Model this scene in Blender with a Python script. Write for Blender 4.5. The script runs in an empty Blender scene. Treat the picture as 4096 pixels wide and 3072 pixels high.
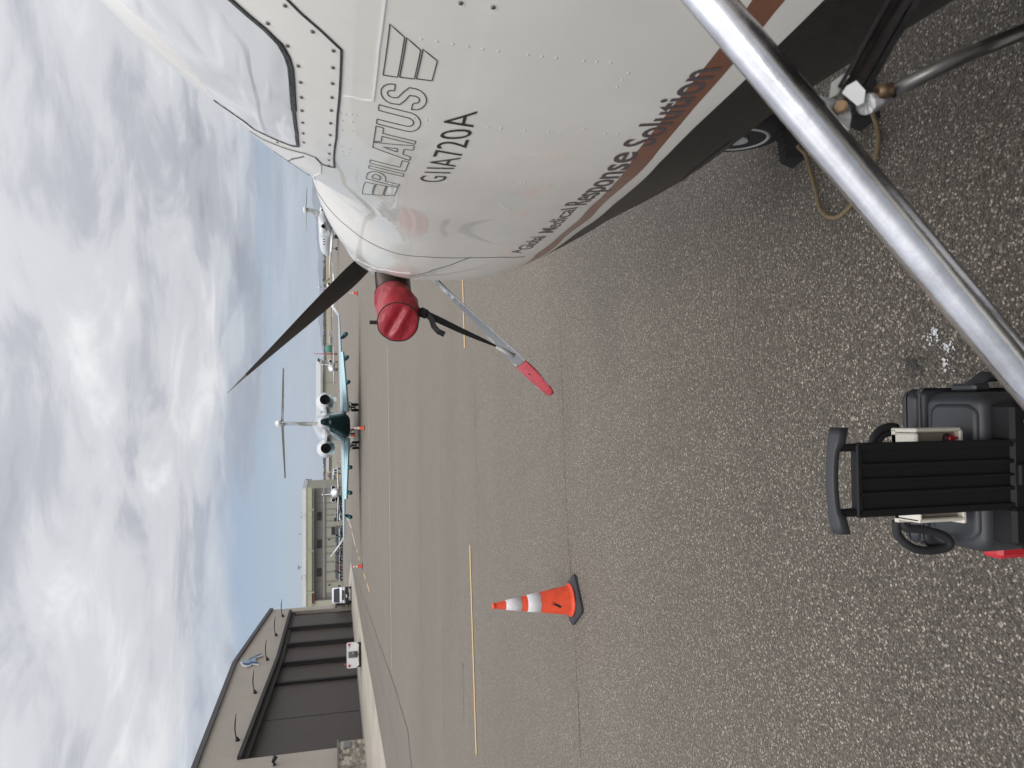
import bpy, math, random
import numpy as np
from mathutils import Vector, Matrix
random.seed(7); R = math.radians; PI = math.pi
SC = bpy.context.scene
COL = SC.collection

# ------------------------------------------------------------------ camera
F = 2840.0; TH = math.atan(726/F); CT, ST = math.cos(TH), math.sin(TH); H = 2.0
cam_d = bpy.data.cameras.new('camera'); cam = bpy.data.objects.new('camera', cam_d); COL.objects.link(cam)
cam.matrix_world = Matrix(((0, 1, 0, 0), (-ST, 0, -CT, 0), (-CT, 0, ST, H), (0, 0, 0, 1)))   # held on its side: world up points to picture left
cam_d.sensor_width = 36; cam_d.lens = 36*F/4096; cam_d.clip_start = .05; cam_d.clip_end = 20000
cam_d.dof.use_dof = True; cam_d.dof.focus_distance = 5.5; cam_d.dof.aperture_fstop = 13
SC.camera = cam

# ------------------------------------------------------------------ world, sun, exposure
SUN_EL, SUN_AZ = R(52), R(188)
W = bpy.data.worlds.new('World'); SC.world = W; W.use_nodes = True
nt = W.node_tree; N = nt.nodes; L = nt.links; N.clear()
def nd(tree, typ, **kw):
    n = tree.nodes.new(typ)
    for k, v in kw.items(): setattr(n, k, v)
    return n
def mth(tree, op, a, b=None, c=None, clamp=False):
    n = nd(tree, 'ShaderNodeMath', operation=op, use_clamp=clamp)
    for i, v in enumerate((a, b, c)):
        if v is None: continue
        if isinstance(v, (int, float)): n.inputs[i].default_value = v
        else: tree.links.new(v, n.inputs[i])
    return n.outputs[0]
out = nd(nt, 'ShaderNodeOutputWorld')
sky = nd(nt, 'ShaderNodeTexSky', sky_type='NISHITA'); sky.sun_disc = False; sky.sun_elevation = SUN_EL; sky.sun_rotation = SUN_AZ
sky.air_density = 1.0; sky.dust_density = .4; sky.ozone_density = 2.0
bg1 = nd(nt, 'ShaderNodeBackground'); bg1.inputs[1].default_value = .10
veil = nd(nt, 'ShaderNodeMixRGB'); veil.inputs[0].default_value = .72; L.new(sky.outputs[0], veil.inputs[1]); veil.inputs[2].default_value = (3.5, 4.25, 5.6, 1); L.new(veil.outputs[0], bg1.inputs[0])
tc = nd(nt, 'ShaderNodeTexCoord'); sep = nd(nt, 'ShaderNodeSeparateXYZ'); L.new(tc.outputs['Generated'], sep.inputs[0])
zc = mth(nt, 'MAXIMUM', sep.outputs[2], 0.0)
den = mth(nt, 'ADD', zc, .07)
comb = nd(nt, 'ShaderNodeCombineXYZ')
L.new(mth(nt, 'DIVIDE', sep.outputs[0], den), comb.inputs[0]); L.new(mth(nt, 'DIVIDE', sep.outputs[1], den), comb.inputs[1])
def noise(tree, vec, scale, detail=6, rough=.55, dist=0, vscale=None, off=(0, 0, 0)):
    mp = nd(tree, 'ShaderNodeMapping'); tree.links.new(vec, mp.inputs[0]); mp.inputs['Location'].default_value = off
    if vscale: mp.inputs['Scale'].default_value = vscale
    n = nd(tree, 'ShaderNodeTexNoise'); tree.links.new(mp.outputs[0], n.inputs['Vector'])
    n.inputs['Scale'].default_value = scale; n.inputs['Detail'].default_value = detail; n.inputs['Roughness'].default_value = rough; n.inputs['Distortion'].default_value = dist
    return n.outputs[0]
def ramp(tree, fac, stops, interp='EASE'):
    r = nd(tree, 'ShaderNodeValToRGB'); r.color_ramp.interpolation = interp
    els = r.color_ramp.elements
    while len(els) < len(stops): els.new(.5)
    for e, (p, c) in zip(els, stops):
        e.position = p; e.color = (c, c, c, 1) if isinstance(c, (int, float)) else (*c, 1)
    tree.links.new(fac, r.inputs[0]); return r.outputs[0]
cv = comb.outputs[0]
n1 = noise(nt, cv, .42, 8, .58, .5, off=(3.1, 1.7, 0))
xr = mth(nt, 'MULTIPLY_ADD', sep.outputs[0], .055, .004)
lvl = mth(nt, 'ADD', mth(nt, 'ADD', zc, mth(nt, 'MULTIPLY_ADD', n1, .17, -.085)), xr)
mask = ramp(nt, lvl, [(.088, 0), (.128, .72), (.17, 1)], 'EASE')
st = noise(nt, cv, .22, 7, .62, .4, vscale=(.5, 1.6, 1), off=(7, 2, 1))
streak = mth(nt, 'MULTIPLY', ramp(nt, st, [(.40, 0), (.66, .75)]), mth(nt, 'MULTIPLY_ADD', sep.outputs[0], 1.3, .25, clamp=True))
mask2 = mth(nt, 'MAXIMUM', mask, streak)
nb = noise(nt, cv, .55, 3, .5, .5, off=(11, 4, 2)); n2 = noise(nt, cv, 1.5, 9, .62, .6, off=(1, 9, 5))
cl = mth(nt, 'ADD', mth(nt, 'MULTIPLY', nb, .58), mth(nt, 'MULTIPLY', n2, .42))
ccol = ramp(nt, cl, [(.37, (.36, .375, .42)), (.45, (.48, .495, .54)), (.52, (.65, .66, .69)), (.62, (.86, .86, .87))])
bg2 = nd(nt, 'ShaderNodeBackground'); L.new(ccol, bg2.inputs[0])
# an overcast sky is brighter overhead than near the horizon
zen = nd(nt, 'ShaderNodeMath', operation='MULTIPLY'); L.new(ramp(nt, zc, [(0, .42), (.12, .46), (.40, .55), (.72, 1.2)], 'LINEAR'), zen.inputs[0]); zen.inputs[1].default_value = 2.1
L.new(zen.outputs[0], bg2.inputs[1])
mx = nd(nt, 'ShaderNodeMixShader'); L.new(mask2, mx.inputs[0]); L.new(bg1.outputs[0], mx.inputs[1]); L.new(bg2.outputs[0], mx.inputs[2])
L.new(mx.outputs[0], out.inputs[0])

sun_d = bpy.data.lights.new('sun', 'SUN'); sun_d.energy = 1.2; sun_d.angle = R(24); sun_d.color = (1, .95, .88)
sun = bpy.data.objects.new('sun', sun_d); COL.objects.link(sun)
sd = Vector((math.sin(SUN_AZ)*math.cos(SUN_EL), math.cos(SUN_AZ)*math.cos(SUN_EL), math.sin(SUN_EL)))
sun.rotation_euler = sd.to_track_quat('Z', 'Y').to_euler()
SC.view_settings.view_transform = 'Standard'; SC.view_settings.look = 'None'; SC.view_settings.gamma = 1
SC.view_settings.exposure = 0.0
SC.cycles.max_bounces = 8; SC.cycles.caustics_reflective = False; SC.cycles.caustics_refractive = False

# ------------------------------------------------------------------ points in the place
def ray(x, y):
    a = x-2048; u = 1536-y
    return Vector((u, F*CT-a*ST, -(F*ST+a*CT))).normalized()
O = Vector((0, 0, H))
def gp(x, y, z=0.0):                       # point on the ground
    d = ray(x, y); return O+d*((z-H)/d.z)
def yp(x, y, Y):                           # point on a wall facing us
    d = ray(x, y); return O+d*(Y/d.y)
def xp(x, y, X):                           # point on a wall running away from us
    d = ray(x, y); return O+d*(X/d.x)
def dp(x, y, D):                           # point at optical depth D
    d = ray(x, y); return O+d*(D/(d.y*CT-d.z*ST))

# ------------------------------------------------------------------ mesh helpers
class MB:
    def __init__(s): s.v = []; s.f = []; s.m = []; s.sm = []
    def add(s, vs, fs, mi=0, smooth=False):
        o = len(s.v); s.v += [tuple(v) for v in vs]
        for f in fs: s.f.append([i+o for i in f]); s.m.append(mi); s.sm.append(smooth)
        return s
    def box(s, c, d, M=None, mi=0, bev=0):
        x, y, z = [q/2 for q in d]; c = Vector(c)
        if bev:
            bev = min(bev, x*.9, y*.9, z*.9); vs = []; 
            # chamfered box: every corner cut into three vertices
            idx = {}
            for sx in (-1, 1):
                for sy in (-1, 1):
                    for sz in (-1, 1):
                        for k in range(3):
                            p = [sx*(x-bev), sy*(y-bev), sz*(z-bev)]; p[k] = (sx*x, sy*y, sz*z)[k]
                            idx[(sx, sy, sz, k)] = len(vs); vs.append(Vector(p))
            fs = []
            S = (-1, 1)
            for k in range(3):
                a, b = [i for i in range(3) if i != k]
                for sg in S:
                    q = []
                    for (u, w) in ((-1, -1), (1, -1), (1, 1), (-1, 1)):
                        t = [0, 0, 0]; t[k] = sg; t[a] = u; t[b] = w; q.append(idx[(*t, k)])
                    fs.append(q)
            for k in range(3):      # edges along axis k
                a, b = [i for i in range(3) if i != k]
                for u in S:
                    for w in S:
                        t0 = [0, 0, 0]; t1 = [0, 0, 0]; t0[k] = -1; t1[k] = 1
                        for t in (t0, t1): t[a] = u; t[b] = w
                        fs.append([idx[(*t0, a)], idx[(*t1, a)], idx[(*t1, b)], idx[(*t0, b)]])
            for sx in S:
                for sy in S:
                    for sz in S: fs.append([idx[(sx, sy, sz, 0)], idx[(sx, sy, sz, 1)], idx[(sx, sy, sz, 2)]])
        else:
            vs = [Vector((a*x, b*y, e*z)) for a in (-1, 1) for b in (-1, 1) for e in (-1, 1)]
            fs = [(0, 1, 3, 2), (4, 6, 7, 5), (0, 4, 5, 1), (2, 3, 7, 6), (0, 2, 6, 4), (1, 5, 7, 3)]
        if M is not None: vs = [M @ v for v in vs]
        return s.add([v+c for v in vs], fs, mi)
    def tube(s, path, rad, n=14, mi=0, caps=True, flat=None, smooth=True):
        path = [Vector(p) for p in path]
        if isinstance(rad, (int, float)): rad = [rad]*len(path)
        up = None; rings = []
        for i, p in enumerate(path):
            t = (path[min(i+1, len(path)-1)]-path[max(i-1, 0)]).normalized()
            if up is None: up = Vector((0, 0, 1)) if abs(t.z) < .9 else Vector((1, 0, 0))
            a = t.cross(up).normalized(); b = a.cross(t).normalized(); up = b
            fa, fb = flat if flat else (1, 1)
            rings.append([p+(a*math.cos(k*2*PI/n)*fa+b*math.sin(k*2*PI/n)*fb)*rad[i] for k in range(n)])
        return s.loft(rings, mi, caps, smooth)
    def loft(s, rings, mi=0, caps=True, smooth=True, closed=True):
        n = len(rings[0]); vs = [v for r in rings for v in r]; fs = []
        for i in range(len(rings)-1):
            for k in range(n if closed else n-1):
                k2 = (k+1) % n; fs.append((i*n+k, i*n+k2, (i+1)*n+k2, (i+1)*n+k))
        s.add(vs, fs, mi, smooth)
        if caps and closed:
            s.add(rings[0], [tuple(range(n))[::-1]], mi); s.add(rings[-1], [tuple(range(n))], mi)
        return s
    def prism(s, pts, off, mi=0):
        off = Vector(off); pts = [Vector(p) for p in pts]; n = len(pts)
        return s.add(pts+[p+off for p in pts], [tuple(range(n)), tuple(range(2*n-1, n-1, -1))]+[(k, (k+1) % n, n+(k+1) % n, n+k) for k in range(n)], mi)
    def ball(s, c, r, n=16, m=10, mi=0):
        c = Vector(c); r = Vector((r, r, r)) if isinstance(r, (int, float)) else Vector(r)
        rings = [[c+Vector((r.x*math.sin(a)*math.cos(b), r.y*math.sin(a)*math.sin(b), r.z*math.cos(a))) for b in [k*2*PI/n for k in range(n)]] for a in [PI*(.02+.96*i/m) for i in range(m+1)]]
        return s.loft(rings, mi)
    def ring(s, c, ax, R_, r_, n=28, m=10, mi=0):
        c = Vector(c); ax = Vector(ax).normalized(); u = ax.cross(Vector((0, 0, 1)) if abs(ax.z) < .9 else Vector((1, 0, 0))).normalized(); v = ax.cross(u)
        vs = []; fs = []
        for i in range(n):
            a = i*2*PI/n; d = u*math.cos(a)+v*math.sin(a)
            for j in range(m):
                b = j*2*PI/m; vs.append(c+d*(R_+r_*math.cos(b))+ax*r_*math.sin(b))
                fs.append((i*m+j, ((i+1) % n)*m+j, ((i+1) % n)*m+(j+1) % m, i*m+(j+1) % m))
        return s.add(vs, fs, mi, True)
    def build(s, name, mats, parent=None, org=None):
        me = bpy.data.meshes.new(name)
        if org is None: org = parent.location if (parent is not None and parent.get('_w')) else Vector((0, 0, 0))
        me.from_pydata([(v[0]-org[0], v[1]-org[1], v[2]-org[2]) for v in s.v], [], s.f)
        for m in (mats if isinstance(mats, (list, tuple)) else [mats]): me.materials.append(m)
        me.polygons.foreach_set('material_index', s.m); me.polygons.foreach_set('use_smooth', s.sm)
        me.update()
        bm = __import__('bmesh').new(); bm.from_mesh(me); __import__('bmesh').ops.remove_doubles(bm, verts=bm.verts, dist=1e-5)
        __import__('bmesh').ops.recalc_face_normals(bm, faces=bm.faces) if not getattr(s, 'keep', False) else None
        bm.to_mesh(me); bm.free()
        o = bpy.data.objects.new(name, me); COL.objects.link(o)
        if parent is not None: o.parent = parent
        return o
def tag(o, label=None, cat=None, group=None, kind=None):
    for k, v in (('label', label), ('category', cat), ('group', group), ('kind', kind)):
        if v: o[k] = v
    return o
def thing(name, label, cat, loc=(0, 0, 0), rz=0, group=None, world=False):   # world=True: parts are given in world coordinates
    o = bpy.data.objects.new(name, None); COL.objects.link(o); o.location = loc; o.rotation_euler = (0, 0, rz); o.empty_display_size = .3
    if world: o['_w'] = 1
    return tag(o, label, cat, group)
def kids(o): return [c for c in COL.objects if c.parent == o]
def copy_tree(o, parent=None):
    c = o.copy(); COL.objects.link(c)
    if parent is not None: c.parent = parent
    for ch in kids(o): copy_tree(ch, c)
    return c

# ------------------------------------------------------------------ materials
def mat(name, col, rough=.6, metal=0, spec=.5, coat=0, coat_r=.05, var=0, vs=3, bump=0, bs=40, vcol=None, sheen=0, bd=.02, detail=6, streak=None):
    m = bpy.data.materials.new(name); m.use_nodes = True; t = m.node_tree
    b = t.nodes['Principled BSDF']; c4 = (*col, 1) if len(col) == 3 else col
    b.inputs['Base Color'].default_value = c4; b.inputs['Roughness'].default_value = rough; b.inputs['Metallic'].default_value = metal
    b.inputs['Specular IOR Level'].default_value = spec; b.inputs['Coat Weight'].default_value = coat; b.inputs['Coat Roughness'].default_value = coat_r
    if sheen: b.inputs['Sheen Weight'].default_value = sheen
    tcn = t.nodes.new('ShaderNodeTexCoord')
    if var:
        n = noise(t, tcn.outputs['Object'], vs, detail, .6, vscale=streak)
        v2 = vcol if vcol else tuple(max(0, q*(1-var)) for q in col)
        v3 = tuple(min(1, q*(1+var*.5)) for q in col) if not vcol else col
        L2 = ramp(t, n, [(.3, v2), (.7, v3)], 'LINEAR'); t.links.new(L2, b.inputs['Base Color'])
        t.links.new(mth(t, 'MULTIPLY_ADD', n, .25, rough-.12, clamp=True), b.inputs['Roughness'])
    if bump:
        n = noise(t, tcn.outputs['Object'], bs, 5, .6)
        bn = t.nodes.new('ShaderNodeBump'); bn.inputs['Strength'].default_value = bump; bn.inputs['Distance'].default_value = bd
        t.links.new(n, bn.inputs['Height']); t.links.new(bn.outputs[0], b.inputs['Normal'])
    return m
def ribbed(name, col, axis, pitch, rough=.5, strength=.6, dist=.03, metal=0, var=.08):
    m = mat(name, col, rough, metal, var=var, vs=.6); t = m.node_tree; b = t.nodes['Principled BSDF']
    tcn = t.nodes.new('ShaderNodeTexCoord'); s_ = t.nodes.new('ShaderNodeSeparateXYZ'); t.links.new(tcn.outputs['Object'], s_.inputs[0])
    fr = mth(t, 'FRACT', mth(t, 'DIVIDE', s_.outputs[axis], pitch))
    h = ramp(t, fr, [(0, 0), (.12, 1), (.42, 1), (.54, 0), (1, 0)], 'LINEAR')
    bn = t.nodes.new('ShaderNodeBump'); bn.inputs['Strength'].default_value = strength; bn.inputs['Distance'].default_value = dist
    t.links.new(h, bn.inputs['Height']); t.links.new(bn.outputs[0], b.inputs['Normal'])
    return m
def asphalt(name, dark, mid, light, patch):
    m = bpy.data.materials.new(name); m.use_nodes = True; t = m.node_tree; b = t.nodes['Principled BSDF']
    tcn = t.nodes.new('ShaderNodeTexCoord'); ob = tcn.outputs['Object']
    def vor(scale, rnd=1):
        v = t.nodes.new('ShaderNodeTexVoronoi'); v.inputs['Scale'].default_value = scale; v.inputs['Randomness'].default_value = rnd
        t.links.new(ob, v.inputs['Vector']); return v
    v1 = vor(150); v2 = vor(75)
    sp = t.nodes.new('ShaderNodeSeparateColor'); t.links.new(v1.outputs['Color'], sp.inputs[0])
    c1 = ramp(t, sp.outputs[0], [(0, dark), (.45, mid), (.8, mid), (1, light)], 'LINEAR')
    # binder between the stones
    e1 = ramp(t, v1.outputs['Distance'], [(.25, 1), (.75, .45)], 'LINEAR')
    mm = t.nodes.new('ShaderNodeMixRGB'); mm.blend_type = 'MULTIPLY'; mm.inputs[0].default_value = 1; t.links.new(c1, mm.inputs[1]); t.links.new(e1, mm.inputs[2])
    sp2 = t.nodes.new('ShaderNodeSeparateColor'); t.links.new(v2.outputs['Color'], sp2.inputs[0])
    big = mth(t, 'MULTIPLY', mth(t, 'GREATER_THAN', sp2.outputs[1], .90), mth(t, 'LESS_THAN', v2.outputs['Distance'], .38))
    m2 = t.nodes.new('ShaderNodeMixRGB'); t.links.new(mth(t, 'MULTIPLY', big, .8), m2.inputs[0]); t.links.new(mm.outputs[0], m2.inputs[1])
    c2 = ramp(t, sp2.outputs[0], [(0, light), (.5, tuple(q*.75 for q in light)), (1, (light[0]*1.0, light[1]*.86, light[2]*.72))], 'LINEAR'); t.links.new(c2, m2.inputs[2])
    # wear: lengthwise laid lanes and blotches
    n1_ = noise(t, ob, .35, 6, .6, vscale=(.12, 1, 1)); n2_ = noise(t, ob, 1.3, 6, .6, off=(5, 5, 0)); n3_ = noise(t, ob, .05, 4, .5)
    tot = mth(t, 'ADD', mth(t, 'ADD', mth(t, 'MULTIPLY', n1_, .5), mth(t, 'MULTIPLY', n2_, .25)), mth(t, 'MULTIPLY', n3_, .35))
    g_ = ramp(t, noise(t, ob, 62, 2, .6), [(.32, .42), (.5, .98), (.68, 1.65)], 'LINEAR')
    w = mth(t, 'MULTIPLY', ramp(t, tot, [(.38, patch), (.70, 1.18)], 'LINEAR'), g_)
    m3 = t.nodes.new('ShaderNodeMixRGB'); m3.blend_type = 'MULTIPLY'; m3.inputs[0].default_value = 1; t.links.new(m2.outputs[0], m3.inputs[1]); t.links.new(w, m3.inputs[2])
    t.links.new(m3.outputs[0], b.inputs['Base Color']); b.inputs['Roughness'].default_value = .75; b.inputs['Specular IOR Level'].default_value = .35; b.inputs['Sheen Weight'].default_value = .33; b.inputs['Sheen Roughness'].default_value = .6; b.inputs['Sheen Tint'].default_value = (1, .86, .70, 1)
    hgt = mth(t, 'ADD', mth(t, 'MULTIPLY', v1.outputs['Distance'], -.6), mth(t, 'MULTIPLY', v2.outputs['Distance'], -.4))
    bn = t.nodes.new('ShaderNodeBump'); bn.inputs['Strength'].default_value = .8; bn.inputs['Distance'].default_value = .006
    t.links.new(hgt, bn.inputs['Height']); t.links.new(bn.outputs[0], b.inputs['Normal'])
    return m
M = {}
M['asphalt'] = asphalt('asphalt', (.018, .0155, .013), (.092, .080, .064), (.42, .375, .315), .64)
M['asphalt2'] = asphalt('asphalt_dark', (.026, .024, .023), (.080, .073, .067), (.25, .23, .21), .72)
M['concrete'] = mat('concrete', (.40, .36, .30), .8, var=.22, vs=.5, bump=.3, bs=60, bd=.005)
M['crack'] = mat('crack_tar', (.06, .053, .046), .85, var=.5, vs=9, vcol=(.11, .10, .085))
M['yellow'] = mat('yellow_paint', (.66, .43, .17), .7, var=.35, vs=40, vcol=(.42, .31, .17))
M['cream_line'] = mat('faded_paint', (.62, .55, .45), .7, var=.3, vs=30)
M['white_splat'] = mat('white_spatter', (.6, .6, .61), .8, var=.3, vs=60)
M['oil'] = mat('oil_stain', (.035, .031, .027), .55, var=.5, vs=30)
M['grass'] = mat('dry_grass', (.30, .215, .11), .95, var=.4, vs=.02, vcol=(.17, .14, .075))
M['bush'] = mat('brush', (.075, .085, .05), .95, var=.4, vs=.3)
M['hill'] = mat('hill_rock', (.14, .15, .15), .95, var=.35, vs=.0012)
M['paint'] = mat('white_aircraft_paint', (.75, .725, .665), .42, spec=.3, coat=.6, coat_r=.03, bump=.07, bs=3.0, bd=.02, var=.05, vs=5)
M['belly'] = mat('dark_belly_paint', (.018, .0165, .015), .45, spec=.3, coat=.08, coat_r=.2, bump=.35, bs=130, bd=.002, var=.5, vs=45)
M['rust'] = mat('copper_stripe', (.195, .066, .034), .36, coat=.6, coat_r=.12, var=.16, vs=14)
M['white_stripe'] = mat('white_stripe', (.76, .755, .73), .3, coat=.6, coat_r=.1)
M['ink'] = mat('black_lettering', (.012, .011, .012), .4)
M['grey_ink'] = mat('grey_lettering', (.085, .066, .070), .4)
M['seam'] = mat('panel_seam', (.10, .095, .09), .6)
M['lightseam'] = mat('sealant_seam', (.80, .79, .77), .4)
M['seal'] = mat('window_seal', (.025, .025, .028), .5, bump=.5, bs=60)
M['steel'] = mat('screw_steel', (.20, .19, .18), .4, .8)
M['rivet'] = mat('rivet_head', (.70, .68, .64), .4, coat=.3)
M['chrome'] = mat('polished_tube', (.66, .66, .68), .19, 1, var=.30, vs=16, bump=.05, bs=12)  # mottled base colour paints in dark reflections as well as scuffs
M['alu'] = mat('cast_aluminium', (.55, .55, .56), .38, 1, var=.25, vs=30, bump=.2, bs=90)
M['darksteel'] = mat('dark_steel', (.12, .115, .11), .32, .9, var=.3, vs=25)
M['brass'] = mat('bolt_brass', (.17, .115, .07), .5, .9, var=.4, vs=60)
M['prop_back'] = mat('propeller_black', (.028, .025, .023), .52, var=.3, vs=12, bump=.1, bs=60)
M['prop_edge'] = mat('propeller_worn_metal', (.42, .43, .43), .42, .5, var=.3, vs=30)
M['exhaust'] = mat('exhaust_pipe', (.20, .155, .125), .34, .9, var=.45, vs=5, vcol=(.08, .06, .05))
M['red'] = mat('red_vinyl', (.34, .014, .026), .38, coat=.25, coat_r=.25, bump=.5, bs=11, bd=.03, var=.25, vs=6)
M['red2'] = mat('red_vinyl_faded', (.44, .040, .055), .45, coat=.2, coat_r=.25, bump=.7, bs=18, bd=.02, var=.15, vs=9)
M['strap'] = mat('black_webbing', (.012, .012, .014), .7, bump=.5, bs=400, bd=.001)
M['rubber'] = mat('rubber', (.022, .021, .021), .7, var=.4, vs=20)
M['rope'] = mat('rope_braid', (.235, .175, .095), .9, var=.3, vs=120, bump=.8, bs=350, bd=.002)
M['case'] = mat('case_plastic', (.030, .032, .036), .46, bump=.25, bs=500, bd=.0006, var=.2, vs=8)
M['case_dark'] = mat('handle_plastic', (.009, .009, .010), .6, spec=.3, bump=.15, bs=300, bd=.0006)
M['boxwhite'] = mat('box_plastic', (.66, .63, .54), .42, var=.12, vs=20)
M['boxface'] = mat('box_faceplate', (.24, .22, .185), .5, var=.15, vs=30)
M['red_gloss'] = mat('red_knob', (.33, .008, .015), .2, coat=.6)
M['red_plastic'] = mat('red_plastic', (.55, .02, .035), .4)
M['orange'] = mat('cone_orange', (.86, .085, .022), .55, var=.38, vs=14, bump=.08, bs=40, vcol=(.62, .055, .02))
M['cone_white'] = mat('cone_reflective', (.74, .72, .73), .32, var=.10, vs=22)
M['cone_base'] = mat('cone_rubber', (.038, .037, .042), .75, var=.3, vs=30)
M['jetwhite'] = mat('jet_white', (.74, .75, .75), .3, coat=.8, coat_r=.08)
M['jetgrey'] = mat('jet_grey', (.40, .41, .39), .4, coat=.3)
M['teal'] = mat('teal_paint', (.0, .060, .068), .45, coat=.08, spec=.15)
M['lightteal'] = mat('pale_teal_paint', (.36, .56, .60), .40, coat=.6)
M['black'] = mat('black_void', (.008, .008, .008), .6)
M['glassd'] = mat('dark_glass', (.02, .025, .03), .12, spec=.25)
M['gearm'] = mat('gear_metal', (.25, .25, .25), .45, .6)
M['brownwall'] = ribbed('taupe_ribbed_metal', (.48, .425, .36), 1, .305, strength=.55)
M['doormetal'] = ribbed('dark_door_metal', (.076, .062, .053), 1, .22, strength=.5)
M['fascia'] = mat('dark_fascia', (.085, .078, .08), .5, var=.2, vs=2)
M['track'] = mat('door_track', (.026, .022, .020), .6)
M['stonecap'] = mat('stone_cap', (.20, .185, .165), .8)
M['lampm'] = mat('lamp_black', (.012, .012, .012), .5)
M['greenwall'] = ribbed('sage_ribbed_metal', (.385, .38, .29), 0, .5, strength=.25)
M['greywall'] = mat('grey_panel', (.30, .28, .265), .6, var=.08, vs=1)
M['sagepanel'] = mat('sage_panel', (.42, .40, .325), .6, var=.07, vs=1)
M['eaveband'] = ribbed('pale_green_band', (.44, .45, .32), 0, .9, strength=.2)
M['roofwhite'] = mat('white_roof', (.66, .68, .70), .5, var=.06, vs=1)
M['roofgrey'] = ribbed('grey_roof', (.42, .43, .43), 0, 1.2, strength=.2)
M['window'] = mat('dark_window', (.05, .045, .042), .15)
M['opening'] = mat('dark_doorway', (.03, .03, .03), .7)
M['trim'] = mat('sage_trim', (.47, .46, .36), .6)
M['white_body'] = mat('vehicle_white', (.78, .79, .80), .28, coat=.8)
M['vehicle_black'] = mat('vehicle_black_plastic', (.022, .022, .024), .5)
M['lens'] = mat('lamp_lens', (.6, .62, .64), .1, coat=1)
M['redlens'] = mat('red_lens', (.45, .02, .03), .2, coat=1)
M['grille'] = mat('grille_grey', (.17, .175, .175), .5, var=.5, vs=60)
M['yellowmetal'] = mat('yellow_machine', (.75, .42, .03), .5)
M['skyblue'] = mat('emblem_pale_blue', (.28, .40, .52), .4)
M['navy'] = mat('emblem_navy', (.020, .075, .22), .4)
M['slate'] = mat('emblem_slate', (.10, .14, .18), .4)
M['palegreen'] = mat('emblem_pale_green', (.33, .40, .38), .4)
M['redsign'] = mat('red_sign', (.45, .03, .05), .5)
M['antenna'] = mat('antenna_grey', (.2, .2, .21), .5)
M['mastred'] = mat('mast_red', (.42, .13, .12), .6)
M['greentank'] = mat('green_tank', (.05, .25, .17), .5)
M['joint'] = mat('panel_joint', (.27, .26, .22), .7)
M['fencegrey'] = mat('fence_grey', (.22, .22, .22), .7)

# stone veneer: irregular courses
def stone_mat():
    m = bpy.data.materials.new('stone_veneer'); m.use_nodes = True; t = m.node_tree; b = t.nodes['Principled BSDF']
    tcn = t.nodes.new('ShaderNodeTexCoord'); s_ = t.nodes.new('ShaderNodeSeparateXYZ'); t.links.new(tcn.outputs['Object'], s_.inputs[0])
    cb = t.nodes.new('ShaderNodeCombineXYZ')
    t.links.new(mth(t, 'ADD', s_.outputs[1], s_.outputs[0]), cb.inputs[0]); t.links.new(s_.outputs[2], cb.inputs[1])
    mp = t.nodes.new('ShaderNodeMapping'); mp.inputs['Scale'].default_value = (2.2, 5.0, 1); t.links.new(cb.outputs[0], mp.inputs[0])
    v = t.nodes.new('ShaderNodeTexVoronoi'); v.feature = 'F1'; v.distance = 'CHEBYCHEV'; v.inputs['Scale'].default_value = 1; v.inputs['Randomness'].default_value = .8; t.links.new(mp.outputs[0], v.inputs[0])
    sp = t.nodes.new('ShaderNodeSeparateColor'); t.links.new(v.outputs['Color'], sp.inputs[0])
    c = ramp(t, sp.outputs[0], [(0, (.22, .19, .15)), (.5, (.40, .36, .29)), (1, (.56, .52, .44))], 'LINEAR')
    e = ramp(t, v.outputs['Distance'], [(.40, 1), (.56, .6)], 'LINEAR')
    mm = t.nodes.new('ShaderNodeMixRGB'); mm.blend_type = 'MULTIPLY'; mm.inputs[0].default_value = 1; t.links.new(c, mm.inputs[1]); t.links.new(e, mm.inputs[2])
    t.links.new(mm.outputs[0], b.inputs['Base Color']); b.inputs['Roughness'].default_value = .85
    bn = t.nodes.new('ShaderNodeBump'); bn.inputs['Distance'].default_value = .05; t.links.new(e, bn.inputs['Height']); t.links.new(bn.outputs[0], b.inputs['Normal'])
    return m
M['stone'] = stone_mat()
# propeller front face: grey paint worn to bare metal in flecks
def prop_mat():
    m = mat('propeller_grey', (.185, .19, .195), .5); t = m.node_tree; b = t.nodes['Principled BSDF']
    tcn = t.nodes.new('ShaderNodeTexCoord')
    n = noise(t, tcn.outputs['Object'], 26, 10, .72); n0 = noise(t, tcn.outputs['Object'], 3.2, 2, .5, off=(2, 0, 3))
    k = ramp(t, mth(t, 'ADD', mth(t, 'MULTIPLY', n, .7), mth(t, 'MULTIPLY', n0, .35)), [(.575, 0), (.60, 1)], 'LINEAR')
    mm = t.nodes.new('ShaderNodeMixRGB'); t.links.new(k, mm.inputs[0]); mm.inputs[1].default_value = (.185, .19, .195, 1); mm.inputs[2].default_value = (.72, .72, .70, 1)
    t.links.new(mm.outputs[0], b.inputs['Base Color']); return m
M['prop_front'] = prop_mat()
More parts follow.
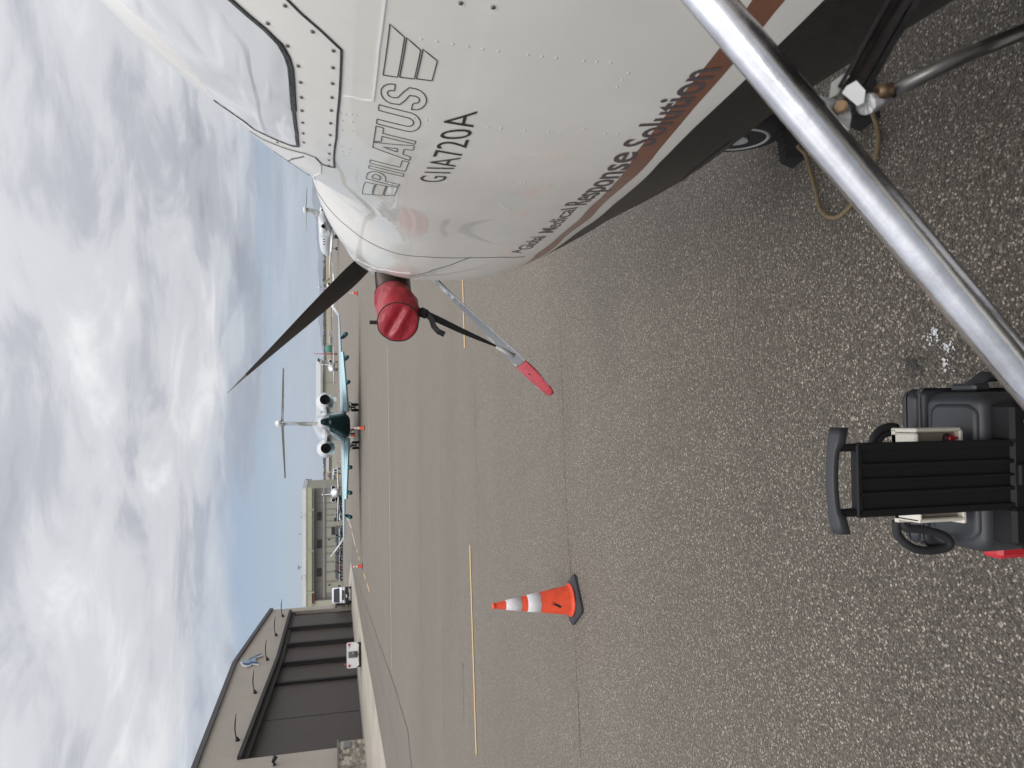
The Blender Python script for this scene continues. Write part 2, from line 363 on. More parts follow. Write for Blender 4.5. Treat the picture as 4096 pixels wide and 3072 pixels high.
# glass over a crumpled white sunshade
def glass_mat():
    m = mat('sunshade_behind_glass', (.63, .64, .645), .5, coat=1, coat_r=.04, spec=.3); t = m.node_tree; b = t.nodes['Principled BSDF']
    tcn = t.nodes.new('ShaderNodeTexCoord')
    n = noise(t, tcn.outputs['Object'], 2.2, 3, .5, 1.2, vscale=(1.6, .45, 1.1)); n2_ = noise(t, tcn.outputs['Object'], 2.6, 2, .5, 1.0, vscale=(1, .35, 1.8))
    w = ramp(t, n2_, [(.40, 0), (.49, 1), (.52, 1), (.60, 0)], 'EASE')
    h = mth(t, 'ADD', mth(t, 'MULTIPLY', n, .8), mth(t, 'MULTIPLY', w, .07))
    bn = t.nodes.new('ShaderNodeBump'); bn.inputs['Strength'].default_value = .5; bn.inputs['Distance'].default_value = .10; t.links.new(h, bn.inputs['Height']); t.links.new(bn.outputs[0], b.inputs['Normal'])
    return m
M['glass'] = glass_mat()

# ------------------------------------------------------------------ text as flat mesh
def text2d(s, size=1.0, weight=0.0, spacing=1.0):
    cu = bpy.data.curves.new('lettering', 'FONT'); cu.body = s; cu.size = size; cu.offset = weight; cu.space_character = spacing; cu.resolution_u = 4
    o = bpy.data.objects.new('lettering', cu); COL.objects.link(o)
    dg = bpy.context.evaluated_depsgraph_get(); dg.update()
    me = o.evaluated_get(dg).to_mesh(); vs = [(v.co.x, v.co.y) for v in me.vertices]; fs = [tuple(p.vertices) for p in me.polygons]
    o.evaluated_get(dg).to_mesh_clear(); bpy.data.objects.remove(o); bpy.data.curves.remove(cu)
    xs = [v[0] for v in vs]; ys = [v[1] for v in vs]
    return vs, fs, (min(xs), max(xs), min(ys), max(ys))
def text_flat(mb, s, P0, right, up, height, mi=0, weight=0.0, width=None):
    vs, fs, bb = text2d(s, 1, weight); k = height/.73; kx = (width/(bb[1]-bb[0])) if width else k
    right = Vector(right); up = Vector(up); P0 = Vector(P0)
    mb.add([P0+right*(x-bb[0])*kx+up*y*k for x, y in vs], fs, mi)

# ================================================================== SETTING
def sheet(name, pts, m, z, kind='structure'):
    mb = MB(); mb.add([(p[0], p[1], z) for p in pts], [tuple(range(len(pts)))]); return tag(mb.build(name, m), kind=kind)
sheet('ground', [(-9000, -200), (9000, -200), (9000, 9500), (-9000, 9500)], M['asphalt'], 0)
b_ = [gp(1648, 3072), gp(1632, 2922), gp(1584, 2760), gp(1527, 2600), gp(1450, 2380), gp(1404, 2258)]
sheet('asphalt_strip', [(-24, 8)]+[(b_[0].x+1.2, 8)]+b_+[(b_[-1].x, 140), (-120, 140), (-120, 74), (-24, 74)], M['asphalt2'], .004)
c_ = [gp(1546, 3072), gp(1490, 2742), gp(1457, 2568), gp(1420, 2350), gp(1404, 2244)]
sheet('concrete_apron', [(-23, 12)]+[(c_[0].x+.6, 12)]+c_+[(c_[-1].x-4, c_[-1].y+8), (-23, c_[-1].y+8)], M['concrete'], .008)
def strip(name, px, width, m, z=.008, wig=0, kind='structure', taper=False):
    P = [gp(*p) for p in px]; mb = MB(); rr = []
    Q = []
    for a, b in zip(P[:-1], P[1:]):
        n = max(1, int((b-a).length/.25)) if wig else 1
        Q += [a.lerp(b, i/n) for i in range(n)]
    Q.append(P[-1]); w0 = 0
    for i, p in enumerate(Q):
        t = (Q[min(i+1, len(Q)-1)]-Q[max(i-1, 0)]).normalized(); nn = Vector((-t.y, t.x, 0))
        w0 = w0*.8+random.uniform(-wig, wig)
        w = width*(random.uniform(.15, 1.0) if wig else 1)*(math.sin(PI*(i+.3)/(len(Q)-.4))**.5 if taper else 1)
        rr.append([Vector((p.x, p.y, z))+nn*(w0-w/2), Vector((p.x, p.y, z))+nn*(w0+w/2)])
    mb.loft(rr, caps=False, smooth=False, closed=False)
    return tag(mb.build(name, m), kind=kind)
strip('yellow_line', [(1850, 1000), (1852, 1110), (1860, 1392)], .085, M['yellow'])
strip('yellow_line', [(1881, 2180), (1893, 2580), (1907, 3018)], .085, M['yellow'])
strip('taxi_line', [(1551, 1390), (1554, 1600), (1567, 2675)], .10, M['cream_line'])
strip('taxi_line', [(1471, 1582), (1476, 1764)], .13, M['cream_line'])
strip('taxi_line', [(1478, 1960), (1480, 2150)], .13, M['cream_line'])
for i, s_ in enumerate([[(1384, 2060), (1397, 2085)], [(1397, 2088), (1406, 2112)], [(1407, 2125), (1422, 2183)], [(1427, 2196), (1432, 2212)], [(1434, 2225), (1439, 2240)], [(1456, 2293), (1463, 2316)], [(1469, 2334), (1479, 2367)]]):
    strip('parking_line', s_, .18, M['cream_line'] if i < 3 else M['yellow'], z=.012)
for cr, w in (([(2240, 1300), (2248, 1500), (2262, 1907), (2276, 2163), (2290, 2353), (2305, 2637), (2326, 3072)], .010),
              ([(1895, 1450), (1905, 1800), (1911, 2100), (1925, 2600), (1938, 3072)], .010),
              ([(1758, 1420), (1764, 1900), (1772, 2500), (1780, 3072)], .014), ([(1676, 1500), (1682, 2200), (1694, 3072)], .02),
              ([(1620, 1500), (1626, 2300), (1637, 3072)], .02), ([(1852, 2650), (1855, 2890)], .03), ([(1480, 1430), (1504, 2100), (1527, 2600)], .035)):
    strip('pavement_crack', cr, w, M['crack'], z=.006 if cr[0][0] > 1500 else .007, wig=.012)
strip('pavement_crack', [(1648, 3072), (1632, 2922), (1584, 2760), (1527, 2600), (1450, 2380), (1404, 2258)], .05, M['crack'], z=.010, wig=.01)
strip('pavement_crack', [(1600, 3072), (1560, 2870), (1500, 2610), (1440, 2390)], .03, M['crack'], z=.012, wig=.01)
def blotch(name, x, y, n, spread, r, m, label):
    P = gp(x, y); mb = MB()
    for k in range(n):
        a = random.uniform(0, 2*PI); d = spread*abs(random.gauss(0, .6)); c = P+Vector((math.cos(a)*d, math.sin(a)*d, .005+.00004*k)); rr = r*random.uniform(.3, 1.3); q = random.randint(6, 9)
        mb.add([c]+[c+Vector((math.cos(j*2*PI/q), math.sin(j*2*PI/q), 0))*rr*random.uniform(.35, 1.3) for j in range(q)], [(0, 1+j, 1+(j+1) % q) for j in range(q)])
    return tag(mb.build(name, m), kind='structure')
blotch('paint_spatter', 3745, 1335, 46, .028, .0045, M['white_splat'], '')
blotch('paint_spatter', 3795, 1385, 34, .026, .0045, M['white_splat'], '')
blotch('paint_spatter', 3787, 1455, 22, .020, .005, M['white_splat'], '')
blotch('oil_spot', 3660, 1460, 90, .05, .006, M['oil'], '')

# dry field rising behind the taxiways, brush line, hills
mb = MB(); rows = []
for Y, z in ((1100, .02), (1300, 4.0), (1550, 11.0), (2200, 13.5)):
    rows.append([Vector((X, Y+30*math.sin(X*.01), z+.8*math.sin(X*.013+Y))) for X in range(-1500, 1501, 60)])
mb.loft(rows, caps=False, closed=False); tag(mb.build('dry_field', M['grass']), kind='structure')
mb = MB()
for k in range(2600):
    X = random.uniform(-900, 1000); Y = random.uniform(1540, 1760); s_ = random.uniform(2.2, 5.5); z = 11
    c = Vector((X, Y, z+s_*.5)); q = [Vector((random.uniform(-1, 1)*s_*1.8, random.uniform(-1, 1)*s_, random.uniform(-.6, .9)*s_)) for _ in range(5)]
    mb.add([c+v for v in q], [(0, 1, 2), (1, 2, 3), (2, 3, 4), (0, 3, 4), (0, 1, 4)])
tag(mb.build('brush_line', M['bush']), kind='stuff')
def hill(prof, Y, depth):
    mb = MB(); rows = [[], [], [], []]
    ys = [p[0] for p in prof]; xs = [p[1] for p in prof]
    for y in range(int(min(ys)), int(max(ys))+1, 12):
        x = np.interp(y, ys, xs)+2.0*math.sin(y*.045)+1.1*math.sin(y*.13+1)
        p = yp(x, y, Y); zt = max(1, p.z)
        for r, (dy, k) in enumerate(((-depth, 0), (-depth*.45, .55), (0, 1), (depth, .2))):
            rows[r].append(Vector((p.x*(Y+dy)/Y, Y+dy+depth*.12*math.sin(y*.06+r), zt*k*(1+.08*math.sin(y*.1+r)*(r == 1))-.5*(r == 0))))
    mb.loft(rows, caps=False, closed=False); return tag(mb.build('hills', M['hill']), kind='structure')
hill([(-300, 1262), (300, 1255), (720, 1247), (800, 1250), (870, 1262), (960, 1268), (1060, 1272), (1150, 1277), (1210, 1286), (1290, 1270), (1350, 1292), (1420, 1300), (1500, 1310)], 7600, 900)
hill([(200, 1282), (700, 1285), (850, 1290), (1000, 1284), (1200, 1292), (1320, 1280), (1400, 1290), (1450, 1302), (1650, 1308), (2100, 1306), (2600, 1304), (3400, 1300)], 5600, 600)

# ================================================================== TAUPE HANGAR ON THE LEFT
XW = -22.0
hg = thing('brown_hangar', 'large taupe ribbed-metal hangar with tall dark sliding doors, left of the apron', 'hangar', (XW, 55, 0), world=True)
def HX(x, y, dx=0): p = xp(x, y, XW); return Vector((XW+dx, p.y, max(0, p.z)))
R3 = lambda a, b: (750+a/2.2976, 2350+b/2.2976)
roofl = [HX(*R3(775, 205)), HX(*R3(435, 700)), HX(*R3(70, 1659))]; far_g = HX(1404, 2424); far_g.z = 0
roofl.append(Vector((XW, 22, roofl[-1].z+.25)))
head = [HX(*R3(940, 222)), HX(*R3(820, 650)), HX(*R3(462, 1585))]
dn_far = head[0].y; dn_near = head[-1].y
# front wall: band over the doors, far pier, near pier (rebuilt as one sheet with thickness)
mb = MB(); T_ = Vector((-.35, 0, 0)); yfar = roofl[0].y
def zr(Y): 
    ys = [p.y for p in roofl][::-1]; zs = [p.z for p in roofl][::-1]; return float(np.interp(Y, ys, zs))
def zh(Y):
    ys = [p.y for p in head][::-1]; zs = [p.z for p in head][::-1]; return float(np.interp(Y, ys, zs))
cuts = sorted({22, dn_near, head[1].y, roofl[1].y, roofl[2].y, dn_far, yfar})
for a, b in zip(cuts[:-1], cuts[1:]):
    la, lb = (zh(a), zh(b)) if (a >= dn_near-1e-6 and b <= dn_far+1e-6) else (0, 0)
    mb.prism([(XW, a, la), (XW, b, lb), (XW, b, zr(b)), (XW, a, zr(a))], T_)
mb.prism([(XW-.35, yfar-.35, 0), (XW-30, yfar-.35, 0), (XW-30, yfar-.35, roofl[0].z), (XW-.35, yfar-.35, roofl[0].z)], (0, .35, 0))
mb.build('wall', M['brownwall'], hg)
mb = MB()   # roof slab
pr = [(XW-.05, p.y+(.0 if i else .1), p.z+.03) for i, p in enumerate(roofl)]
for a, b in zip(pr[:-1], pr[1:]):
    mb.prism([a, b, (b[0]-30, b[1], b[2]+1.0), (a[0]-30, a[1], a[2]+1.0)], (0, 0, .12))
mb.build('roof', M['fascia'], hg)
mb = MB()
for a, b in zip(roofl[:-1], roofl[1:]):
    mb.prism([(XW+.02, a.y, a.z-.12), (XW+.02, b.y, b.z-.12), (XW+.02, b.y, b.z+.18), (XW+.02, a.y, a.z+.18)], (.16, 0, 0))
mb.build('fascia', M['fascia'], hg)
mb = MB()
for a, b in zip(head[:-1], head[1:]):
    mb.prism([(XW-.02, a.y, a.z-.20), (XW-.02, b.y, b.z-.20), (XW-.02, b.y, b.z+.04), (XW-.02, a.y, a.z+.04)], (.22, 0, 0))
    mb.prism([(XW-.25, a.y, a.z-.50), (XW-.25, b.y, b.z-.50), (XW-.25, b.y, b.z-.18), (XW-.25, a.y, a.z-.18)], (.10, 0, 0))
mb.build('door_header', M['track'], hg)
seams = [dn_far-.7]+[HX(*R3(a, b)).y for a, b in ((890, 370), (845, 505), (805, 660), (800, 822), (700, 1130))]+[dn_near]
back = [-.30, -.62, -.94, -1.26, -1.30, -1.34, -1.38]
for i in range(len(seams)-1):
    a, b = seams[i+1], seams[i]; d = back[i]
    z0, z1 = zh(a)-.25, zh(b)-.25
    ob = MB().prism([(XW+d*.5-.05, a+.02, .03), (XW+d*.5-.05, b-.02, .03), (XW+d*.5-.05, b-.02, z1), (XW+d*.5-.05, a+.02, z0)], (-.12, 0, 0)).build('door_panel', M['doormetal'], hg)
    if i < 4: MB().box((XW+d*.5+.03, a+.16, z0/2), (.22, .30, z0-.02)).build('door_post', M['track'], hg)
MB().box((XW-.15, (dn_far+dn_near)/2, .012), (.5, dn_far-dn_near, .024)).build('door_rail', M['alu'], hg)
mb = MB(); mb.box((XW-1.9, (dn_far+dn_near)/2, 3.6), (.1, dn_far-dn_near, 7.4)); mb.build('door_backing', M['track'], hg)
sz = HX(*R3(1388, 1450)); 
def stone_pier(y0, y1, z):
    ob = MB().box((XW+.08, (y0+y1)/2, z/2), (.30, abs(y1-y0), z)).build('stone_base', M['stone'], hg)
    MB().box((XW+.11, (y0+y1)/2, z+.05), (.42, abs(y1-y0)+.1, .10)).build('stone_cap', M['stonecap'], ob, org=hg.location)
stone_pier(24, dn_near+.25, sz.z); stone_pier(dn_far+.1, yfar+.1, HX(1345, 2430).z)
MB().box((XW+.27, HX(*R3(1470, 1485)).y, HX(*R3(1470, 1485)).z), (.10, .75, .42), bev=.03).build('wall_plate', M['fencegrey'], hg)
for (a0, b0), (a1, b1) in (((877, 268), (873, 200)), ((815, 443), (808, 362)), ((735, 667), (728, 573)), ((622, 970), (616, 858)), ((460, 1407), (455, 1265))):
    p = HX(*R3(a0, b0)); mb = MB()
    mb.tube([p, p+Vector((.12, 0, .02)), p+Vector((.28, .02, .10)), p+Vector((.7, .04, .16)), p+Vector((1.1, .05, .15)), p+Vector((1.65, .05, .09))], [.15, .10, .035, .04, .045, .018], 10)
    mb.build('gooseneck_lamp', M['lampm'], hg)
p = HX(*R3(800, 1630)); mb = MB(); mb.box(p+Vector((.03, 0, 0)), (.06, .25, .16)); mb.tube([p, p+Vector((.22, 0, .12))], .03, 8); mb.tube([p+Vector((.15, .02, .1)), p+Vector((.45, .05, -.06))], [.09, .14], 10); mb.build('floodlight', M['lampm'], hg)
# emblem over the doors (abstract bird in blues), built flat on the wall
Z0 = lambda a, b: (860+a/8.5077, 2560+b/8.5077)
em = MB().prism([HX(*Z0(a, b), .03) for a, b in ((835, 800), (910, 785), (1180, 680), (1600, 515), (1650, 560), (1460, 640), (1380, 700), (1400, 800), (1478, 830), (1500, 890), (1240, 870), (1220, 920), (1080, 955), (960, 940), (890, 890), (870, 840))], (.10, 0, 0)).build('emblem', M['white_body'], hg)
for nm, c_k, d, pts in (('emblem_field', 'palegreen', .14, ((885, 745), (1080, 690), (1180, 700), (1190, 740), (1060, 810), (915, 800))),
    ('emblem_wing', 'skyblue', .15, ((1180, 680), (1400, 620), (1440, 640), (1350, 710), (1400, 800), (1225, 800), (1140, 860), (960, 850), (920, 800), (1130, 790), (1200, 735))),
    ('emblem_head', 'navy', .145, ((925, 805), (1000, 850), (1120, 850), (1225, 805), (1475, 820), (1480, 865), (1240, 850), (1190, 900), (1080, 918), (970, 895), (935, 850))),
    ('emblem_feather', 'slate', .16, ((1150, 715), (1390, 600), (1600, 515), (1605, 545), (1430, 610), (1240, 710), (1140, 785), (1200, 730)))):
    MB().prism([HX(*Z0(a, b), d) for a, b in pts], (.02, 0, 0)).build(nm, M[c_k], em, org=hg.location)

# ================================================================== SAGE HANGAR BEHIND THE PARKED CARS
YB = 131.0
R2 = lambda a, b: (1100+a/2.765, 1850+b/2.765)
sh = thing('sage_hangar', 'wide sage-green hangar with a white roof and three dark upper windows, behind the parked cars', 'hangar', yp(1369, 2160, YB), world=True)
sh.location.z = 0
def rect(mb, zx0, zy0, zx1, zy1, dy=0, th=.3, fn=R2, Y=None, mi=0):
    Y = Y or YB
    a = yp(*fn(zx0, zy0), Y+dy); b = yp(*fn(zx1, zy1), Y+dy)
    x0, x1 = sorted((a.x, b.x)); z0, z1 = sorted((a.z, b.z)); z0 = max(0, z0)
    mb.box(((x0+x1)/2, Y+dy+th/2, (z0+z1)/2), (x1-x0, th, z1-z0), mi=mi); return mb
mb = rect(MB(), 350, 286, 760, 1590, 0, 11); mb.build('wall', M['greenwall'], sh)
rect(MB(), 410, 285, 560, 1530, -.12, .12).build('upper_band', M['greywall'], sh)
rect(MB(), 562, 285, 760, 375, -.12, .12).build('lower_panel', M['greywall'], sh)
rect(MB(), 562, 375, 760, 1425, -.14, .14).build('lower_wall', M['sagepanel'], sh)
rect(MB(), 562, 1425, 760, 1530, -.12, .12).build('lower_panel', M['greywall'], sh)
rect(MB(), 345, 285, 408, 1595, -1.6, 1.4).build('eave_band', M['eaveband'], sh)
rect(MB(), 405, 290, 432, 1480, -1.2, 1.0).build('soffit', M['trim'], sh)
rect(MB(), 340, 280, 350, 1598, -1.7, .2).build('gutter', M['trim'], sh)
mb = rect(MB(), 300, 290, 348, 1590, -1.0, 13); mb.build('roof', M['roofwhite'], sh)
rect(MB(), 535, 375, 548, 1530, -.3, .15).build('rail', M['trim'], sh)
rect(MB(), 553, 290, 564, 1530, -.22, .1).build('rail', M['fencegrey'], sh)
for a, b in ((550, 637), (860, 947), (1173, 1260)): 
    f_ = rect(MB(), 466, a, 513, b, -.30, .16).build('window', M['window'], sh)
for a, b, c0, c1 in ((612, 648, 655, 722), (715, 795, 625, 760), (1185, 1215, 660, 720)): rect(MB(), c0, a, c1, b, -.26, .1).build('doorway', M['opening'], sh)
for a, b in ((590, 360), (594, 855), (598, 1357)): rect(MB(), a-6, b-6, a+6, b+6, -.4, .2).build('wall_light', M['lampm'], sh)
for b in (525, 978, 1437): rect(MB(), 345, b-3, 432, b+3, -1.75, .12).build('downpipe', M['trim'], sh)
mb = MB()
for b in (375, 445, 515, 580, 645, 720, 838, 930, 1005, 1100, 1210, 1315): rect(mb, 435, b-1.2, 760, b+1.2, -.17, .04)
mb.build('panel_joint', M['joint'], sh)
rect(MB(), 418, 1460, 434, 1565, -1.35, .12).build('red_sign', M['redsign'], sh)
rect(MB(), 438, 1532, 760, 1590, -1.1, 1.2).build('side_panel', M['trim'], sh)
for zy in (608, 1280):
    u = rect(MB(), 303, zy-22, 338, zy+22, -1.4, 1.2).build('roof_unit', M['roofwhite'], sh)
    rect(MB(), 290, zy-16, 303, zy+16, -1.3, .8).build('unit_cowl', M['jetgrey'], u, org=sh.location)
for a, b, c in ((262, 793, 1), (284, 550, 1), (295, 938, 1), (300, 960, 1), (263, 1162, 3), (320, 1555, 2)):
    p0 = yp(*R2(305, b), YB+1); p1 = yp(*R2(a, b), YB+1); mb = MB(); mb.tube([p0, p1], .06, 6)
    if c >= 2: mb.box(p1, (.7, .3, .25))
    mb.build('antenna', M['antenna'], sh)
for b in (188,):
    for a in (355, 375, 396):
        p = yp(*R2(a, b), YB+.5); mb = MB(); mb.tube([p+Vector((-.35, 0, 0)), p], .03, 6); mb.ball(p, .11, 8, 6); mb.build('floodlight', M['lampm'], sh)

# far hangars
R1 = lambda a, b: (1100+a/3.0175, 1400+b/3.0175)
YF = 255.0
fh = thing('beige_hangar', 'long beige far hangar with a pale grey roof, seen past the teal-bellied jet engines', 'hangar', (yp(1346, 1560, YF).x, YF, 0), world=True)
rect(MB(), 566, 165, 745, 860, 0, 20, R1, YF).build('wall', M['sagepanel'], fh)
rect(MB(), 530, 125, 745, 165, .3, 18, R1, YF).build('end_wall', M['trim'], fh)
a = yp(*R1(568, 120), YF); b = yp(*R1(568, 870), YF); c = yp(*R1(512, 165), YF+24)
MB().prism([(a.x+.5, YF-.8, a.z), (b.x-.5, YF-.8, b.z), (b.x, YF+24, c.z), (a.x, YF+24, c.z)], (0, 0, .5)).build('roof', M['roofgrey'], fh)
rect(MB(), 568, 165, 577, 860, -.9, .3, R1, YF).build('gutter', M['trim'], fh)
rect(MB(), 575, 390, 742, 394, -.15, .1, R1, YF).build('panel_joint', M['fencegrey'], fh)
rect(MB(), 690, 566, 745, 618, -.3, .3, R1, YF).build('hangar_door', M['jetwhite'], fh)
for a in (113, 128): p = yp(*R1(527, a), YF); mb = MB(); mb.tube([p, p+Vector((0, 0, -.9))], .1, 6); mb.ball(p, .4, 8, 6); mb.build('floodlight', M['lampm'], fh)
YG = 240.0
R4 = lambda a, b: (1280+a/7.542, 1780+b/7.542)
gh = thing('small_hangar', 'pale hangar with white fascia and one wide door, left of the teal jet engines', 'hangar', (yp(1349, 1840, YG).x, YG, 0), world=True)
rect(MB(), 265, -300, 520, 785, 0, 16, R4, YG).build('wall', M['sagepanel'], gh)
rect(MB(), 200, -300, 270, 795, -.6, 17, R4, YG).build('fascia', M['roofwhite'], gh)
rect(MB(), 340, -250, 518, 712, -.2, .15, R4, YG).build('hangar_door', M['trim'], gh)
rect(MB(), 332, -250, 342, 715, -.35, .3, R4, YG).build('door_track', M['fencegrey'], gh)
rect(MB(), 210, 300, 250, 360, -.9, .3, R4, YG).build('wall_light', M['lampm'], gh)
sb = thing('storage_building', 'low dark-fronted storage building with a pale lintel beside the sage hangar', 'building', (yp(1349, 1900, YG).x, YG+4, 0), world=True)
rect(MB(), 362, 785, 415, 1035, 3, 8, R4, YG).build('lintel', M['roofwhite'], sb)
rect(MB(), 415, 785, 600, 1035, 3.3, 7, R4, YG).build('front', M['opening'], sb)
rect(MB(), 430, 800, 590, 1020, 3.1, .15, R4, YG).build('mesh_screen', M['grille'], sb)
for b, a0 in ((840, 300), (912, 208), (990, 262)):
    p1 = yp(*R4(a0, b), YG+14); mb = MB(); mb.tube([(p1.x, p1.y, 0), p1], .12, 6); mb.box((p1.x, p1.y, p1.z*.72), (1.2, .6, 1.2)); tag(mb.build('antenna_mast', M['antenna']), {840: 'shortest thin grey mast, nearest the small pale hangar', 912: 'tallest thin grey mast behind the low storage building', 990: 'thin grey mast close to the corner of the sage hangar'}[b], 'mast', 'masts behind the storage building')
lift = thing('yellow_lift', 'small yellow lift machine parked in front of the low storage building', 'lift', (yp(1350, 1908, 200).x, 200, 0), world=True)
rect(MB(), 478, 950, 590, 975, 0, 1.2, R4, 200).build('mast', M['yellowmetal'], lift)
rect(MB(), 520, 940, 585, 990, -.6, 1.6, R4, 200).build('body', M['yellowmetal'], lift)
rect(MB(), 585, 940, 604, 990, -.5, 1.4, R4, 200).build('chassis', M['rubber'], lift)
mt = thing('red_mast', 'tall thin red-and-white lattice mast standing alone right of the beige hangar', 'mast', (gp(1349, 1416).x, gp(1349, 1416).y, 0), world=True)
p1 = yp(1255, 1416, mt.location.y); mb = MB(); mb.tube([mt.location, (mt.location.x, mt.location.y, p1.z)], [.28, .12], 6); mb.build('pole', M['mastred'], mt)
tk = thing('green_tank', 'green storage tank on the dry field right of the red mast', 'tank', (yp(1320, 1395, 900).x, 900, 0), world=True)
p = yp(1311, 1395, 900); mb = MB(); mb.tube([(p.x, 900, 0), (p.x, 900, p.z+2.6)], 4.6, 16); mb.build('shell', M['greentank'], tk); MB().tube([(p.x, 900, p.z+2.6), (p.x, 900, p.z+3.6)], [4.6, .6], 16).build('lid', M['greentank'], tk)
for k, (x0, y0, x1, y1, mk, lb) in enumerate(((1312, 1325, 1330, 1338, 'roofgrey', 'small grey shed at the foot of the field, nearest the propeller blade'), (1316, 1347, 1334, 1372, 'fencegrey', 'wide grey shed on the field edge, left of the green tank'))):
    s0 = thing('field_shed', lb, 'shed', (yp(1330, (y0+y1)/2, 700).x, 700, 0), world=True, group='sheds along the field')
    rect(MB(), x0+4, y0, x1+10, y1, 0, 6, lambda a, b: (a, b), 700).build('wall', M[mk], s0); rect(MB(), x0, y0-1, x0+5, y1+1, -.5, 7, lambda a, b: (a, b), 700).build('roof', M['roofwhite'], s0)
fe = thing('perimeter_fence', 'grey chain-link perimeter fence along the foot of the dry field', 'fence', (150, 1020, 0), world=True)
mb = MB(); [mb.tube([(X, 1020, 0), (X, 1020, 2.6)], .12, 5) for X in range(-40, 420, 8)]; m_ = mb.build('posts', M['fencegrey'], fe); m_['kind'] = 'stuff'
MB().box((190, 1020, 2.5), (460, .1, .12)).build('top_rail', M['fencegrey'], fe)

# ================================================================== JETS
def airfoil(c, t, n=8):      # section in (chord, thickness), leading edge at +
    up = [(c*(.5-.5*math.cos(PI*i/n)), 0) for i in range(n+1)]
    f_ = lambda u: 5*t*(.2969*math.sqrt(u)-.126*u-.3516*u*u+.2843*u**3-.1015*u**4)
    pts = [(-x, f_(x/c)*c) for x, _ in up]+[(-x, -f_(x/c)*c) for x, _ in up[-2:0:-1]]
    return pts
def wing(mb, secs, n=8, mi=0):    # secs: (P leading edge, chord, thickness ratio, up vector)
    rings = []
    for P, c, t, upv in secs:
        P = Vector(P); upv = Vector(upv).normalized(); rings.append([P+Vector((0, a, 0))+upv*b for a, b in airfoil(c, t, n)])
    return mb.loft(rings, mi)
def wheel(mb, c, r, w, ax=(1, 0, 0)):
    ax = Vector(ax); c = Vector(c); mb.tube([c-ax*w*.5, c-ax*w*.42, c+ax*w*.42, c+ax*w*.5], [r*.86, r, r, r*.86], 18)
